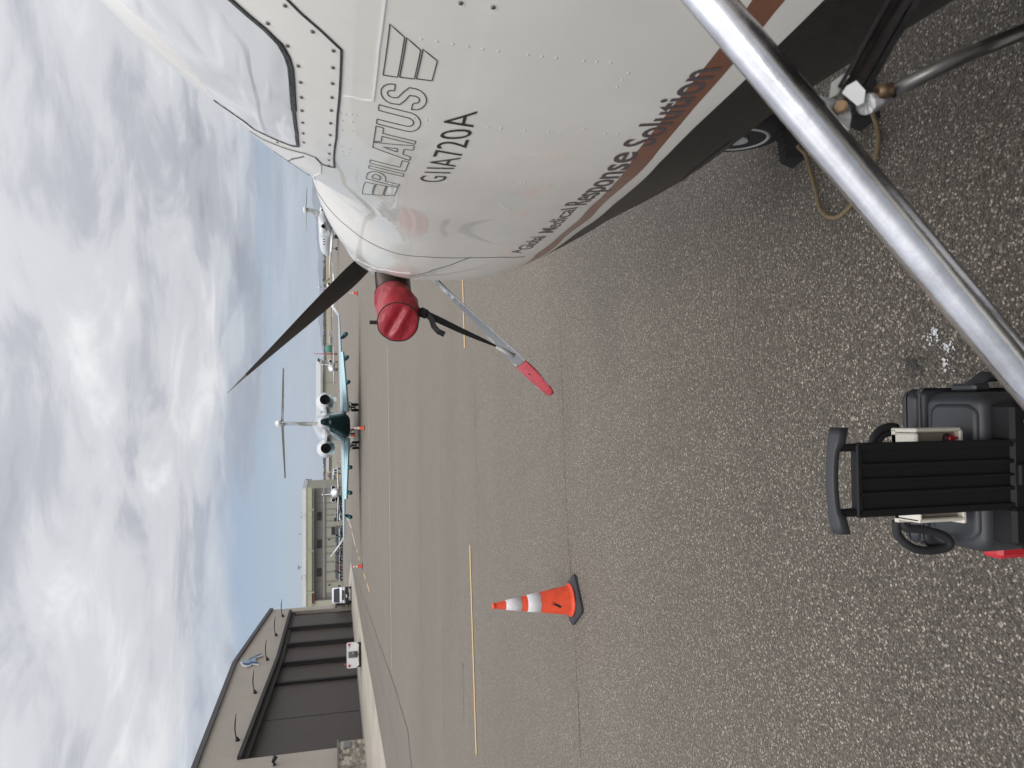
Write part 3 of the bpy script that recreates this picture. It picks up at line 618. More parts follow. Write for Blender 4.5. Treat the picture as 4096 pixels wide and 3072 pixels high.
def jet(label, loc, rz, s=1, body='jetwhite', belly=None, wing_m='jetwhite', fin_m='jetwhite', stab_m='jetgrey', span=7.6, winglet=True, detail=True, nose_len=13.5, dihed=.32, fuse_r=1.12, wind='glassd', group='parked business jets', reg=None):
    t = thing('business_jet', label, 'jet', loc, rz, group); t.scale = (s, s, s)
    st = [(-7.6, .12, 2.45, .12), (-6.9, .42, 2.38, .42), (-5.3, .56, 2.32, .72), (-3.2, .92, 2.12, 1.0), (-.5, fuse_r, 1.98, fuse_r), (nose_len*.55, fuse_r, 1.98, fuse_r), (nose_len*.78, 1.02, 1.90, 1.0), (nose_len*.92, .66, 1.72, .62), (nose_len, .12, 1.58, .12)]
    def ring(y, w, z, h, k=1): return [Vector((w*k*math.cos(a), y, z+h*k*math.sin(a))) for a in [i*2*PI/28 for i in range(28)]]
    def fine(stt, k=1):
        ys = [q[0] for q in stt]; yy = np.linspace(ys[0], ys[-1], 34)
        return [ring(y, *[float(np.interp(y, ys, [q[j] for q in stt])) for j in (1, 2, 3)], k) for y in yy]
    MB().loft(fine(st)).build('fuselage', M[body], t)
    if belly:   # coloured lower body standing 1 cm proud, with its raised wing fairing
        tb = [(-7.66, .15, 2.58, 2.30), (-6.8, .33, 2.62, 1.95), (-5.4, .52, 2.50, 1.42), (-3.9, .66, 2.25, 1.0), (-2.4, .78, 1.95, .68), (1.8, .82, 1.5, .60), (4.2, .5, 1.2, .78), (5.0, .1, 1.1, .9)]; ys = [q[0] for q in tb]; rr = []
        for y in np.linspace(-7.66, 5.0, 34):
            w_, zt_, zb_ = [float(np.interp(y, ys, [q[k_] for q in tb])) for k_ in (1, 2, 3)]; e_ = .62
            rr.append([Vector((w_*(1-.18*max(0, math.sin(a)))*math.copysign(abs(math.cos(a))**e_, math.cos(a)), y, (zt_+zb_)/2+(zt_-zb_)/2*math.copysign(abs(math.sin(a))**e_, math.sin(a)))) for a in [k_*2*PI/32 for k_ in range(32)]])
        MB().loft(rr).build('lower_body', M[belly], t)
    MB().tube([(0, -7.55, 2.46), (0, -7.75, 2.47)], .13, 12).build('exhaust_port', M['black'], t)
    # fin and bullet
    mb = MB(); wingf = [(Vector((0, -3.6, 2.7)), 3.4, .10), (Vector((0, -5.4, 3.9)), 2.5, .10), (Vector((0, -6.4, 4.8)), 2.2, .11)]
    mb.loft([[P+Vector((b, a, 0)) for a, b in airfoil(c, th)] for P, c, th in wingf]); fin = mb.build('tail_fin', M[fin_m], t)
    MB().ball((0, -6.9, 4.98), (.26, 1.5, .30)).build('fin_bullet', M[body], t)
    mb = MB()
    for sg in (-1, 1): wing(mb, [((0, -6.6, 4.85), 1.7, .10, (0, 0, 1)), ((sg*3.3, -7.4, 4.70), .9, .09, (0, 0, 1))])
    mb.build('tailplane', M[stab_m], t)
    if reg:
        mb = MB(); text_flat(mb, reg, (-.26, -5.2, 3.25), (0, 1, 0), (0, 0, 1), .42); mb.build('registration', M['ink'], fin)
    for sg in (-1, 1):
        wm = MB(); wing(wm, [((sg*.2, 1.9, 1.05), 4.0, .13, (0, 0, 1)), ((sg*2.6, .7, 1.05+dihed*.33), 2.7, .13, (0, 0, 1)), ((sg*span, -1.9, 1.05+dihed), 1.25, .12, (0, 0, 1))]); w = wm.build('wing', M[wing_m], t)
        fl = MB(); fl.prism([(sg*.9, -2.1, 1.06), (sg*.9, -2.65, .82), (sg*5.0, -3.15, .98+dihed*.45), (sg*5.0, -2.75, 1.08+dihed*.60)], (0, .1, -.10)); fl.build('flap', M[wing_m], w)
        if winglet:
            mb = MB(); mb.loft([[P+Vector((b*.6, a, b*.6*-sg)) for a, b in airfoil(c, .10)] for P, c in ((Vector((sg*span, -1.9, 1.05+dihed)), 1.25), (Vector((sg*(span+.45), -2.4, 1.40+dihed)), .95), (Vector((sg*(span+1.08), -3.1, 1.95+dihed)), .5))]); mb.build('winglet', M['jetwhite'], w)
        if detail:
            for X in (2.0+.9, 4.6, 6.2):
                z = 1.02+dihed*(X/span)*.9; MB().tube([(sg*X, -1.0, z-.02), (sg*X, -2.0, z-.20), (sg*X, -3.2, z-.34), (sg*X, -3.9, z-.36)], [.03, .13, .15, .02], 8).build('flap_fairing', M[belly or wing_m], w)
        # engine
        E = Vector((sg*1.58, -3.6, 2.32)); prof = [(2.2, .50), (2.05, .60), (1.3, .61), (.2, .61), (-.9, .45), (-1.35, .33)]
        mb = MB(); mb.loft([[E+Vector((r*math.cos(a), y, r*math.sin(a))) for a in [i*2*PI/22 for i in range(22)]] for y, r in prof], caps=False); en = mb.build('engine', M['jetwhite'] if body == 'jetwhite' else M[body], t)
        MB().tube([E+Vector((0, -1.34, 0)), E+Vector((0, -.9, 0))], [.325, .29], 20, caps=False).build('nozzle', M['black'], en)
        mb = MB(); mb.tube([E+Vector((0, -.95, 0)), E+Vector((0, -.9, 0))], .29, 20); mb.tube([E+Vector((0, -.9, 0)), E+Vector((0, -1.2, 0))], [.14, .03], 12); mb.build('exhaust_core', M['black'], en)
        MB().tube([E+Vector((0, 1.9, 0)), E+Vector((0, 1.95, 0))], .50, 20).build('intake', M['black'], en)
        mb = MB(); mb.prism([(sg*.6, -2.3, 2.10), (sg*1.15, -2.3, 2.28), (sg*1.15, -4.3, 2.28), (sg*.4, -4.3, 2.16)], (0, 0, .16)); mb.build('engine_pylon', M[body], t)
    # gear
    for sg in (-1, 1):
        mb = MB(); mb.tube([(sg*1.42, -.2, 1.0), (sg*1.36, -.1, .24)], .06, 8); mb.tube([(sg*1.0, .2, .95), (sg*1.34, -.1, .45)], .035, 6); mb.tube([(sg*2.0, -.1, 1.0), (sg*1.4, -.1, .55)], .04, 6); mb.box((sg*1.36, -.1, .25), (.4, .10, .10)); g_ = mb.build('main_gear', M['gearm'], t)
        for q in (-1, 1): mb = MB(); wheel(mb, (sg*1.36+q*.2, -.1, .27), .27, .17); mb.build('wheel', M['rubber'], g_)
        MB().prism([(sg*1.75, -.3, .75), (sg*1.75, .2, .75), (sg*1.60, .2, .35), (sg*1.60, -.3, .35)], (.03, 0, 0)).build('gear_door', M[belly or body], g_)
    mb = MB(); mb.tube([(0, nose_len*.72, 1.1), (0, nose_len*.73, .2)], .05, 8); g_ = mb.build('nose_gear', M['gearm'], t)
    for q in (-1, 1): mb = MB(); wheel(mb, (q*.16, nose_len*.73, .2), .2, .13); mb.build('wheel', M['rubber'], g_)
    # glazing
    for sg in (-1, 1):
        for k in range(5):
            y = -.2+k*1.25; z = 2.25; xw = fuse_r*math.cos(math.asin((z-1.98)/fuse_r))
            MB().box((sg*(xw+.0), y, z), (.05, .42, .36), bev=.02).build('cabin_window', M[wind], t)
    mb = MB(); yv = nose_len*.80
    for sg in (-1, 1): mb.prism([(sg*.06, yv+.55, 2.28), (sg*.62, yv+.25, 2.22), (sg*.72, yv-.45, 2.62), (sg*.06, yv-.10, 2.78)], (0, .04, .06))
    mb.build('windscreen', M[wind], t)
    return t
jt = jet('white business jet with teal belly and pale blue wings, seen from behind mid apron', (-3.05, 52.5, 0), R(6.0), belly='teal', wing_m='lightteal', dihed=.22)
jt.rotation_euler.y = R(-1.2)
jet('white twin-engine jet with a tall tail, partly hidden by the near nose at picture right', (41.0, 193, 0), R(8.5), s=1.62, span=9.2, stab_m='jetgrey', reg='3S', detail=False)
p = gp(1350, 1465); jet('small white jet facing us in front of the beige far hangar', (p.x, p.y-2, 0), R(180-6), s=.86, span=6.6, winglet=False, detail=False)
p = gp(1369, 1953); jet('small white jet facing us beside the first parked car at the sage hangar', (p.x, p.y-6, 0), R(180+10), s=.66, span=7.0, winglet=False, detail=False)
p = gp(1349, 1172); jet('distant white jet with upturned wingtips, mostly behind the upper propeller blade', (p.x, p.y, 0), R(4), s=1.05, span=7.6, detail=False)

# ================================================================== CARS AND VAN
def car(loc, rz, paint, label, w=1.5, l=3.7, h=1.15, suv=False, s=1):
    t = thing('parked_car', label, 'car', loc, rz, 'cars parked along the sage hangar'); t.scale = (s, s, s)
    cl = M[paint]; hh = h*(.62 if not suv else .58)
    # body: side profile pulled across the width with rounded shoulders
    prof = [(-l/2, .22), (-l/2-.02, hh*.8), (-l/2+.12, hh), (l/2-.75, hh*.98), (l/2-.12, hh*.86), (l/2, hh*.6), (l/2-.03, .22)]
    rings = [[Vector((X*k, y, .22+(z-.22)*kz)) for y, z in prof] for X, k, kz in ((-w/2, 1, .90), (-w/2+.08, 1, 1), (0, 1, 1.02), (w/2-.08, 1, 1), (w/2, 1, .90))]
    bd = MB().loft(rings, smooth=False).build('body', cl, t)
    c0, c1 = (-l/2+.10, l*.12) if suv else (-l/2+.45, l*.12)
    cab = [(c0, hh-.02), (c0+.28, h-.03), (c0+.5, h), (c1-.45, h), (c1-.15, h-.06), (c1+.45, hh-.02)]
    MB().loft([[Vector((X*(1 if z < hh+.01 else .84), y, z)) for y, z in cab] for X in (-w/2+.06, -w/2+.12, w/2-.12, w/2-.06)], smooth=False).build('cabin', cl, t)
    ws = MB().prism([(-w*.37, c1-.10, h-.08), (w*.37, c1-.10, h-.08), (w*.43, c1+.40, hh+.03), (-w*.43, c1+.40, hh+.03)], (0, .05, .04)).build('windscreen', M['glassd'], t)
    for sg in (-1, 1):
        MB().prism([(sg*(w/2-.055), c0+.15, hh+.03), (sg*(w/2-.055), c1+.28, hh+.03), (sg*(w*.42+.005), c1-.15, h-.09), (sg*(w*.42+.005), c0+.40, h-.09)], (sg*.02, 0, 0)).build('side_window', M['glassd'], t)
        MB().box((sg*w*.38, l/2-.02, hh*.74), (w*.2, .08, .12), bev=.02).build('headlight', M['lens'], t)
        MB().box((sg*(w/2+.03), c1+.15, hh+.05), (.09, .08, .08), bev=.02).build('mirror', M['vehicle_black'], t)
        for y in (-l*.31, l*.31):
            mb = MB(); wheel(mb, (sg*(w/2-.09), y, .24), .24, .17); wh = mb.build('wheel', M['rubber'], t); mb = MB(); mb.tube([(sg*(w/2-.01), y, .24), (sg*(w/2+.005), y, .24)], .15, 14); mb.build('rim', M['alu'], wh)
    MB().box((0, l/2+.01, hh*.60), (w*.5, .04, hh*.22), bev=.01).build('grille', M['vehicle_black'], t)
    MB().box((0, l/2+.02, .30), (w*.92, .08, .13), bev=.02).build('bumper', M['vehicle_black'], t)
    return t
for nm, c_ in (('c_silver', (.42, .43, .44)), ('c_grey', (.18, .185, .19)), ('c_charcoal', (.07, .072, .078)), ('c_maroon', (.16, .02, .03)), ('c_slate', (.22, .24, .26))): M[nm] = mat('car_'+nm[2:], c_, .3, .3, coat=1)
for zy, paint, suv, lb in ((385, 'white_body', True, 'white car, first of the row beside the small white jet'), (483, 'c_silver', False, 'low silver car, second of the row from the small white jet'),
    (575, 'white_body', True, 'boxy white car right beside the narrow dark doorway'), (752, 'c_grey', True, 'grey off-roader in front of the tall open doorway'), (840, 'c_slate', True, 'pale slate pickup left of the tall open doorway'),
    (940, 'c_charcoal', False, 'low charcoal sedan behind the teal jet wingtip'), (1035, 'c_charcoal', True, 'dark charcoal car standing right of the maroon one'), (1135, 'c_maroon', True, 'dark maroon car parked against the sage hangar'), (1240, 'c_grey', True, 'dark grey car with black mirrors, nearest the white van')):
    p = gp(1370.5, 1850+zy/2.765); car((p.x, p.y, 0), R(180+random.uniform(-3, 3)), paint, lb, h=1.22 if suv else 1.02, suv=suv, w=1.30, s=1.0)

# white van
pv = gp(1404, 2378)
van = thing('white_van', 'white high-roof van facing us with a black bumper, beside the taupe hangar', 'van', (pv.x, pv.y, 0), R(180+16)); 
w, l, h = 1.55, 4.2, 1.86
prof = [(-l/2, .25), (-l/2, h-.08), (-l/2+.1, h), (l*.16, h), (l*.24, h-.12), (l*.385, h*.62), (l*.47, h*.52), (l/2, h*.40), (l/2, .20)]
van_b = MB().loft([[Vector((X, y, .25+(z-.25)*kz)) for y, z in prof] for X, kz in ((-w/2+.02, .0), (-w/2, .5), (-w/2+.03, .95), (-w/2+.14, 1), (w/2-.14, 1), (w/2-.03, .95), (w/2, .5), (w/2-.02, .0))], smooth=False).build('body', M['white_body'], van)
MB().prism([(-w*.40, l*.255, h-.20), (w*.40, l*.255, h-.20), (w*.44, l*.385, h*.63), (-w*.44, l*.385, h*.63)], (0, .05, .03)).build('windscreen', M['glassd'], van)
MB().prism([(-w*.33, l*.475, h*.50), (w*.33, l*.475, h*.50), (w*.27, l*.515, h*.38), (-w*.27, l*.515, h*.38)], (0, .03, 0)).build('grille', M['vehicle_black'], van)
MB().box((0, l/2+.04, .42), (w*.99, .16, .42), bev=.05).build('bumper', M['vehicle_black'], van)
MB().box((.1, l/2+.13, .50), (.30, .02, .14)).build('number_plate', M['cone_white'], van)
for q in (-.45, .30): MB().box((q, l/2+.13, .27), (.45 if q < 0 else .25, .02, .08)).build('bumper_slot', M['jetgrey'], van)
for sg in (-1, 1):
    MB().box((sg*w*.42, l*.475, h*.47), (.20, .14, .17), bev=.03).build('headlight', M['lens'], van)
    MB().box((sg*(w/2+.12), l*.30, h*.62), (.16, .12, .26), bev=.03).build('mirror', M['vehicle_black'], van)
    MB().prism([(sg*(w/2+.002), l*.13, h*.62), (sg*(w/2+.002), l*.34, h*.62), (sg*(w/2-.02), l*.22, h*.88), (sg*(w/2-.02), l*.13, h*.88)], (sg*.02, 0, 0)).build('side_window', M['glassd'], van)
    MB().box((sg*(w/2+.01), 0, .55), (.03, l*.8, .16)).build('side_moulding', M['vehicle_black'], van)
    for y in (-l*.3, l*.33): mb = MB(); wheel(mb, (sg*(w/2-.1), y, .28), .28, .2); wh = mb.build('wheel', M['rubber'], van); mb = MB(); mb.tube([(sg*(w/2-.01), y, .28), (sg*(w/2+.01), y, .28)], .16, 14); mb.build('rim', M['alu'], wh)
pc = gp(1370, 2340); car((pc.x, pc.y-5, 0), R(185), 'white_body', 'white car half hidden behind the white van', h=1.05, suv=False, s=.9)

# white tow tractor in front of the doors
pt = gp(1446, 2617)
tug = thing('tow_tractor', 'low white tow tractor with two red tail lamps in front of the hangar doors', 'tow tractor', (pt.x, pt.y, 0), R(21), world=False)
D_ = pt.y; k = D_/2870; wt = 96*k; zt = (1446-1390)*k; zb = (1446-1437)*k+.02
prof = [(-wt/2, zt-.06), (-wt/2+.05, zt), (wt/2-.05, zt), (wt/2, zt-.06), (wt/2, zb+.22), (wt/2-.16, zb), (-wt/2+.16, zb), (-wt/2, zb+.22)]
MB().prism([(x, 0, z) for x, z in prof], (0, 2.4, 0)).build('body', M['white_body'], tug)
gr = MB().box((.03, -.02, zt*.63), (.40, .05, .52), bev=.01).build('grille', M['grille'], tug)
mb = MB(); [mb.box((.03, -.05, zt*.63-.22+j*.055), (.36, .02, .014)) for j in range(9)]; mb.build('slats', M['fencegrey'], gr)
MB().tube([(.12, -.04, zt*.60), (.12, -.10, zt*.60)], .06, 12).build('cap', M['alu'], tug)
for sg in (-1, 1):
    MB().box((sg*(wt/2-.15), -.03, zt-.14), (.17, .06, .12), bev=.01).build('tail_lamp', M['redlens'], tug)
    for y in (.45, 1.9): mb = MB(); wheel(mb, (sg*(wt/2-.16), y, .21), .21, .22); mb.build('wheel', M['rubber'], tug)
MB().box((0, .12, .13), (wt*.98, .14, .14)).build('axle_frame', M['vehicle_black'], tug)
MB().box((.03, -.02, .22), (.9, .08, .10), bev=.02).build('tow_plate', M['boxwhite'], tug)
mb = MB(); mb.box((.03, -.08, .34), (.40, .10, .08)); mb.tube([(.03, -.12, .55), (.03, -.12, .15)], .025, 8); mb.ring((.03, -.14, .14), (0, 1, 0), .06, .02, 14, 6); mb.build('tow_hitch', M['darksteel'], tug)
mb = MB(); mb.tube([(-.55, .3, zt), (-.55, .3, zt+.10)], .02, 8); mb.ball((-.55, .3, zt+.13), .05, 10, 8); mb.build('beacon', M['redlens'], tug)
mb = MB(); text_flat(mb, 'Tug 1', (.36, -.006, zt-.17), (1, 0, 0), (0, 0, 1), .08, width=.20); mb.build('lettering', M['ink'], tug)
# small service cart by the far wing
pq = gp(1362, 1884); sc_ = thing('service_cart', 'small white service cart with two dark panels at the far jet wingtip', 'cart', (pq.x, pq.y, 0), 0)
MB().box((0, 0, .95), (1.2, 1.6, 1.1), bev=.08).build('body', M['white_body'], sc_); [MB().box((q, -.81, 1.0), (.35, .03, .55)).build('dark_panel', M['window'], sc_) for q in (-.27, .27)]
for sx in (-1, 1):
    for y in (-.5, .5): mb = MB(); wheel(mb, (sx*.5, y, .22), .22, .16); mb.build('wheel', M['rubber'], sc_)

# ================================================================== TRAFFIC CONES
def make_cone():
    t = thing('traffic_cone', '', 'traffic cone', (0, 0, 0), 0, 'orange traffic cones on the apron')
    mb = MB(); bw = .168
    def rr(w, z, c=.045): return [Vector((sx*(w-c)+c*math.cos(a), sy*(w-c)+c*math.sin(a), z)) for sx, sy, a0 in ((1, 1, 0), (-1, 1, 90), (-1, -1, 180), (1, -1, 270)) for a in [R(a0+q) for q in (0, 22, 45, 68, 90)]]
    mb.loft([rr(bw, 0), rr(bw, .022), rr(bw-.015, .035), rr(.125, .040), rr(.12, .046)], smooth=False); mb.build('base', M['cone_base'], t)
    cr = lambda r, z: [Vector((r*math.cos(a), r*math.sin(a), z)) for a in [i*2*PI/36 for i in range(36)]]
    rad = lambda z: .122-(z-.05)*(.122-.030)/.60
    MB().loft([cr(.137, .044), cr(.136, .052), cr(.125, .058), cr(rad(.08), .08), cr(rad(.675), .675), cr(.020, .690), cr(.026, .697), cr(.025, .712), cr(.014, .716)]).build('shell', M['orange'], t)
    for z0, z1 in ((.315, .425), (.475, .605)):
        MB().loft([cr(rad(z0)+.0006, z0), cr(rad(z0)+.0022, z0+.001), cr(rad(z1)+.0022, z1-.001), cr(rad(z1)+.0006, z1)], caps=False).build('reflective_band', M['cone_white'], t)
    for a0, pts in ((R(-128), ((0, -.018), (.03, .004), (.085, .026), (.055, .002), (.095, .010), (.040, -.014), (.015, -.030))), (R(-20), ((0, -.02), (.02, .0), (.075, .03), (.05, .0), (.08, .004), (.03, -.02)))):
        vs = []
        for z_, s_ in pts:
            z = .15+z_; r = rad(z)+.0018; a = a0+s_/r; vs.append(Vector((r*math.cos(a), r*math.sin(a), z)))
        MB().add(vs, [tuple(range(len(vs)))]).build('maker_mark', M['ink'], t)
    return t
c0 = make_cone(); first = True
for x, y, lb in ((2300, 2398, 'large near orange cone with two white bands, standing alone on the asphalt'), (1459, 1712, 'orange cone just behind the tail of the teal-bellied jet'), (1451, 2264, 'orange cone left of the jet wingtip on the parking line'),
    (1431, 1173, 'orange cone right of the upper propeller blade'), (1420, 1741, 'orange cone between the wheels of the teal-bellied jet'), (1354, 1524, 'tiny orange cone left of the small jet at the beige hangar'), (1357, 1565, 'tiny orange cone in front of the beige hangar door, near the jet engine'),
    (1351, 1475, 'tiny orange cone under the small jet at the beige hangar'), (1351, 1792, 'tiny orange cone in front of the small pale hangar, by the jet engine'), (1372, 1843, 'tiny orange cone above the teal jet left wing, near the wing fairing'), (1351, 1852, 'tiny orange cone by the left end of the small pale hangar door'),
    (1345, 991, 'tiny orange cone at the nose wheel of the white twin-engine jet'), (1345, 1043, 'tiny orange cone under the wing of the white twin-engine jet'), (1342, 1060, 'tiny orange cone just beyond the wingtip of the white twin-engine jet'), (1354, 1303, 'tiny orange cone right of the teal-bellied jet winglet'),
    (1344, 1311, 'farther tiny orange cone beyond the right winglet of the teal-bellied jet'), (1349, 1364, 'tiny orange cone below the grey sheds'), (1374, 1953, 'tiny orange cone under the nose of the small jet by the cars'), (1371, 2049, 'tiny orange cone in front of the boxy white car')):
    c = c0 if first else copy_tree(c0)
    p = gp(x, y); c.location = (p.x, p.y, 0); c.rotation_euler = (0, 0, R(38) if first else random.uniform(0, 3)); c['label'] = lb; first = False

# ================================================================== THE NEAR AIRCRAFT
PP = [0.8925, 4.3491, 0.1451]
TS = np.array([0.12, 0.35, 0.7, 1.2, 1.75, 2.3, 2.9, 3.6, 4.4, 7.5, 11.0, 13.2])
FW = np.array([0.289, 0.3533, 0.4732, 0.5984, 0.6492, 0.7452, 0.8469, 0.8602, 0.7925, .78, .45, .15])
FT = np.array([1.9364, 1.9756, 2.03, 2.0896, 2.1415, 2.4535, 2.6732, 2.6957, 2.7922, 2.75, 2.5, 2.35])
FB = np.array([1.2322, 1.1512, 1.0631, 0.9179, 0.7943, 0.7734, 0.8804, 0.80, 0.8757, .9, 1.5, 2.0])
FC = np.array([1.6173, 1.5669, 1.5219, 1.5911, 1.5842, 1.5848, 1.5107, 1.5927, 1.7789, 1.75, 2.0, 2.2])
NT, NB = 2.28, 2.951
FB0 = FB.copy(); FB0[7] = .697
def cub(x, y, q):
    q = np.atleast_1d(np.asarray(q, float)); h = np.diff(x); d = np.diff(y)/h; m = np.zeros_like(y)
    for i in range(1, len(x)-1):
        if d[i-1]*d[i] > 0:
            w1 = 2*h[i]+h[i-1]; w2 = h[i]+2*h[i-1]; m[i] = (w1+w2)/(w1/d[i-1]+w2/d[i])
    m[0] = d[0]; m[-1] = d[-1]; i = np.clip(np.searchsorted(x, q)-1, 0, len(x)-2); t = (q-x[i])/h[i]
    return (2*t**3-3*t**2+1)*y[i]+(t**3-2*t**2+t)*h[i]*m[i]+(-2*t**3+3*t**2)*y[i+1]+(t**3-t**2)*h[i]*m[i+1]
SY, CY = math.sin(PP[2]), math.cos(PP[2])
def surf(t, a):          # arrays of station and angle -> points on the skin (left side at a=0, top at +90 degrees)
    t = np.asarray(t, float); a = np.asarray(a, float); tf = t.ravel()
    W_, ZT, ZB, ZC = [cub(TS, v, tf).reshape(t.shape) for v in (FW, FT, FB0, FC)]
    ca, sa = np.cos(a), np.sin(a); e = np.where(sa > 0, 2/NT, 2/NB)
    Lt = W_*np.sign(ca)*np.abs(ca)**e; Z = ZC+np.where(sa > 0, ZT-ZC, ZC-ZB)*np.sign(sa)*np.abs(sa)**e
    return np.stack([PP[0]+SY*t-CY*Lt, PP[1]-CY*t-SY*Lt, Z], -1)
def B2A(b): b = np.asarray(b, float); return 1.55*np.sign(b)*np.abs(b)**1.5
def A2B(a): return math.copysign((abs(a)/1.55)**(2/3), a)
def skin(t, b, off=0.0):      # b: girth coordinate, 0 at the widest line, about 1 on top, -1 underneath
    t = np.asarray(t, float); a = B2A(b); P = surf(t, a)
    if off:
        e = 1e-3; dt = surf(t+e, a)-P; da = surf(t, a+e)-surf(t, a-e); n = np.cross(dt, da); n /= np.linalg.norm(n, axis=-1, keepdims=True)+1e-12
        ctr = np.stack([PP[0]+SY*t, PP[1]-CY*t, np.full(t.shape, 1.6)], -1); n *= np.sign(((P-ctr)*n).sum(-1))[..., None]; P = P+n*off
    return P
# picture position -> (station, angle) on the visible skin
tg = np.linspace(.12, 4.3, 460); ag = np.linspace(-.975, 1.0, 440); TG, AG = np.meshgrid(tg, ag, indexing='ij'); SG = surf(TG, B2A(AG))
hh_ = H-SG[..., 2]; dep = SG[..., 1]*CT+hh_*ST; dep = np.maximum(dep, .05); QX = 2048+F*(hh_*CT-SG[..., 1]*ST)/dep; QY = 3072-(1536+F*SG[..., 0]/dep)
NN = np.cross(np.gradient(SG, axis=1), np.gradient(SG, axis=0)); NN *= np.sign((NN*(SG-np.stack([PP[0]+SY*TG, PP[1]-CY*TG, 0*TG+1.6], -1))).sum(-1))[..., None]
VIS = np.where(((SG-np.array([0, 0, H]))*NN).sum(-1) < 0, 0, 1e4)
def ta(x, y):
    d = np.hypot(QX-x, QY-y)+VIS; i, j = np.unravel_index(np.argmin(d), d.shape); 
    i0, i1 = max(0, i-1), min(len(tg)-1, i+1); j0, j1 = max(0, j-1), min(len(ag)-1, j+1)
    J = np.array([[(QX[i1, j]-QX[i0, j])/(tg[i1]-tg[i0]), (QX[i, j1]-QX[i, j0])/(ag[j1]-ag[j0])], [(QY[i1, j]-QY[i0, j])/(tg[i1]-tg[i0]), (QY[i, j1]-QY[i, j0])/(ag[j1]-ag[j0])]])
    r = np.array([x-QX[i, j], y-QY[i, j]])
    if abs(np.linalg.det(J)) > 1 and np.hypot(*r) < 20:
        s_ = np.linalg.solve(J, r); s_ = np.clip(s_, -.03, .03); return float(tg[i]+s_[0]), float(ag[j]+s_[1])
    return float(tg[i]), float(ag[j])
ac = thing('turboprop_aircraft', 'white single-propeller aircraft with a copper stripe, its nose filling the right of the picture', 'aircraft', (1.1, 2.85, 0), world=True)
# skin
tt = np.concatenate([np.linspace(.12, 4.4, 200), np.linspace(4.6, 13.2, 30)]); aa = np.concatenate([B2A(np.linspace(-1.0088, 1.0088, 130)), np.linspace(PI/2, 1.5*PI, 50)[1:-1]])
TT, AA = np.meshgrid(tt, aa, indexing='ij'); S_ = surf(TT, AA)
mb = MB(); mb.loft([[Vector(v) for v in r] for r in S_], caps=True); mb.build('fuselage', M['paint'], ac)
def band(name, lo, hi, m, off, parent=None, n=10):   # lo, hi: (t list, a list)
    t0 = np.linspace(.13, 6.0, 320); al = np.interp(t0, *lo); ah = np.interp(t0, *hi); rr = []
    for t_, l_, h_ in zip(t0, al, ah): a_ = np.linspace(l_, max(h_, l_+1e-4), n); rr.append([Vector(v) for v in skin(np.full(n, t_), a_, off)])
    return MB().loft(rr, closed=False, caps=False).build(name, m, parent or ac, org=ac.location)
def curve(px):
    q = sorted(ta(*p) for p in px); return [p[0] for p in q], [p[1] for p in q]
c_hi = curve([(3008, 0), (2882, 186), (2690, 424), (2544, 610), (2398, 796), (2312, 882), (2215, 965), (2143, 1018)])
c_lo = curve([(3100, 46), (2928, 259), (2782, 424), (2637, 597), (2504, 736), (2365, 869), (2252, 955)])
c_wl = curve([(3100, 192), (2981, 318), (2776, 511), (2637, 650), (2491, 789), (2371, 889), (2232, 988)])
def ext(c, a_front, a_back, t_front): return ([t_front]+c[0]+[6.0], [a_front]+c[1]+[a_back])
c_hi = ext(c_hi, -.543, c_hi[1][-1]+.02, 1.0); c_lo = ext(c_lo, -.566, c_lo[1][-1]+.0, 1.0); c_wl = ext(c_wl, -.600, c_wl[1][-1]+.0, 1.0)
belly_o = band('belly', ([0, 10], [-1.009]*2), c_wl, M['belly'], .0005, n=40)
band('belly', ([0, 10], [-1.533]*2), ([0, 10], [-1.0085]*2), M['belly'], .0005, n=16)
band('copper_stripe', c_lo, c_hi, M['rust'], .0006)
def poly_on_skin(name, pts2, m, width, off, closed=False, parent=None, px=True, sub=8):
    q = [ta(*p) for p in pts2] if px else pts2
    if closed: q = q+[q[0]]
    qq = []
    for (t0, a0), (t1, a1) in zip(q[:-1], q[1:]):
        for k in range(sub): qq.append((t0+(t1-t0)*k/sub, a0+(a1-a0)*k/sub))
    qq.append(q[-1]); qa = np.array(qq); P = skin(qa[:, 0], qa[:, 1], off); Ph = skin(qa[:, 0], qa[:, 1], off+.01); rr = []
    for i in range(len(P)):
        t = P[min(i+1, len(P)-1)]-P[max(i-1, 0)]; t /= np.linalg.norm(t)+1e-9; n = Ph[i]-P[i]; s_ = np.cross(t, n); s_ /= np.linalg.norm(s_)+1e-9
        w_ = width[i*len(width)//len(P)] if isinstance(width, (list, tuple)) else width
        rr.append([Vector(P[i]-s_*w_/2-n*.15), Vector(P[i]-s_*w_*.42), Vector(P[i]+s_*w_*.42), Vector(P[i]+s_*w_/2-n*.15)])
    mb = MB().loft(rr, closed=False, caps=False, smooth=False)
    return mb if name is None else mb.build(name, m, parent or ac, org=ac.location)
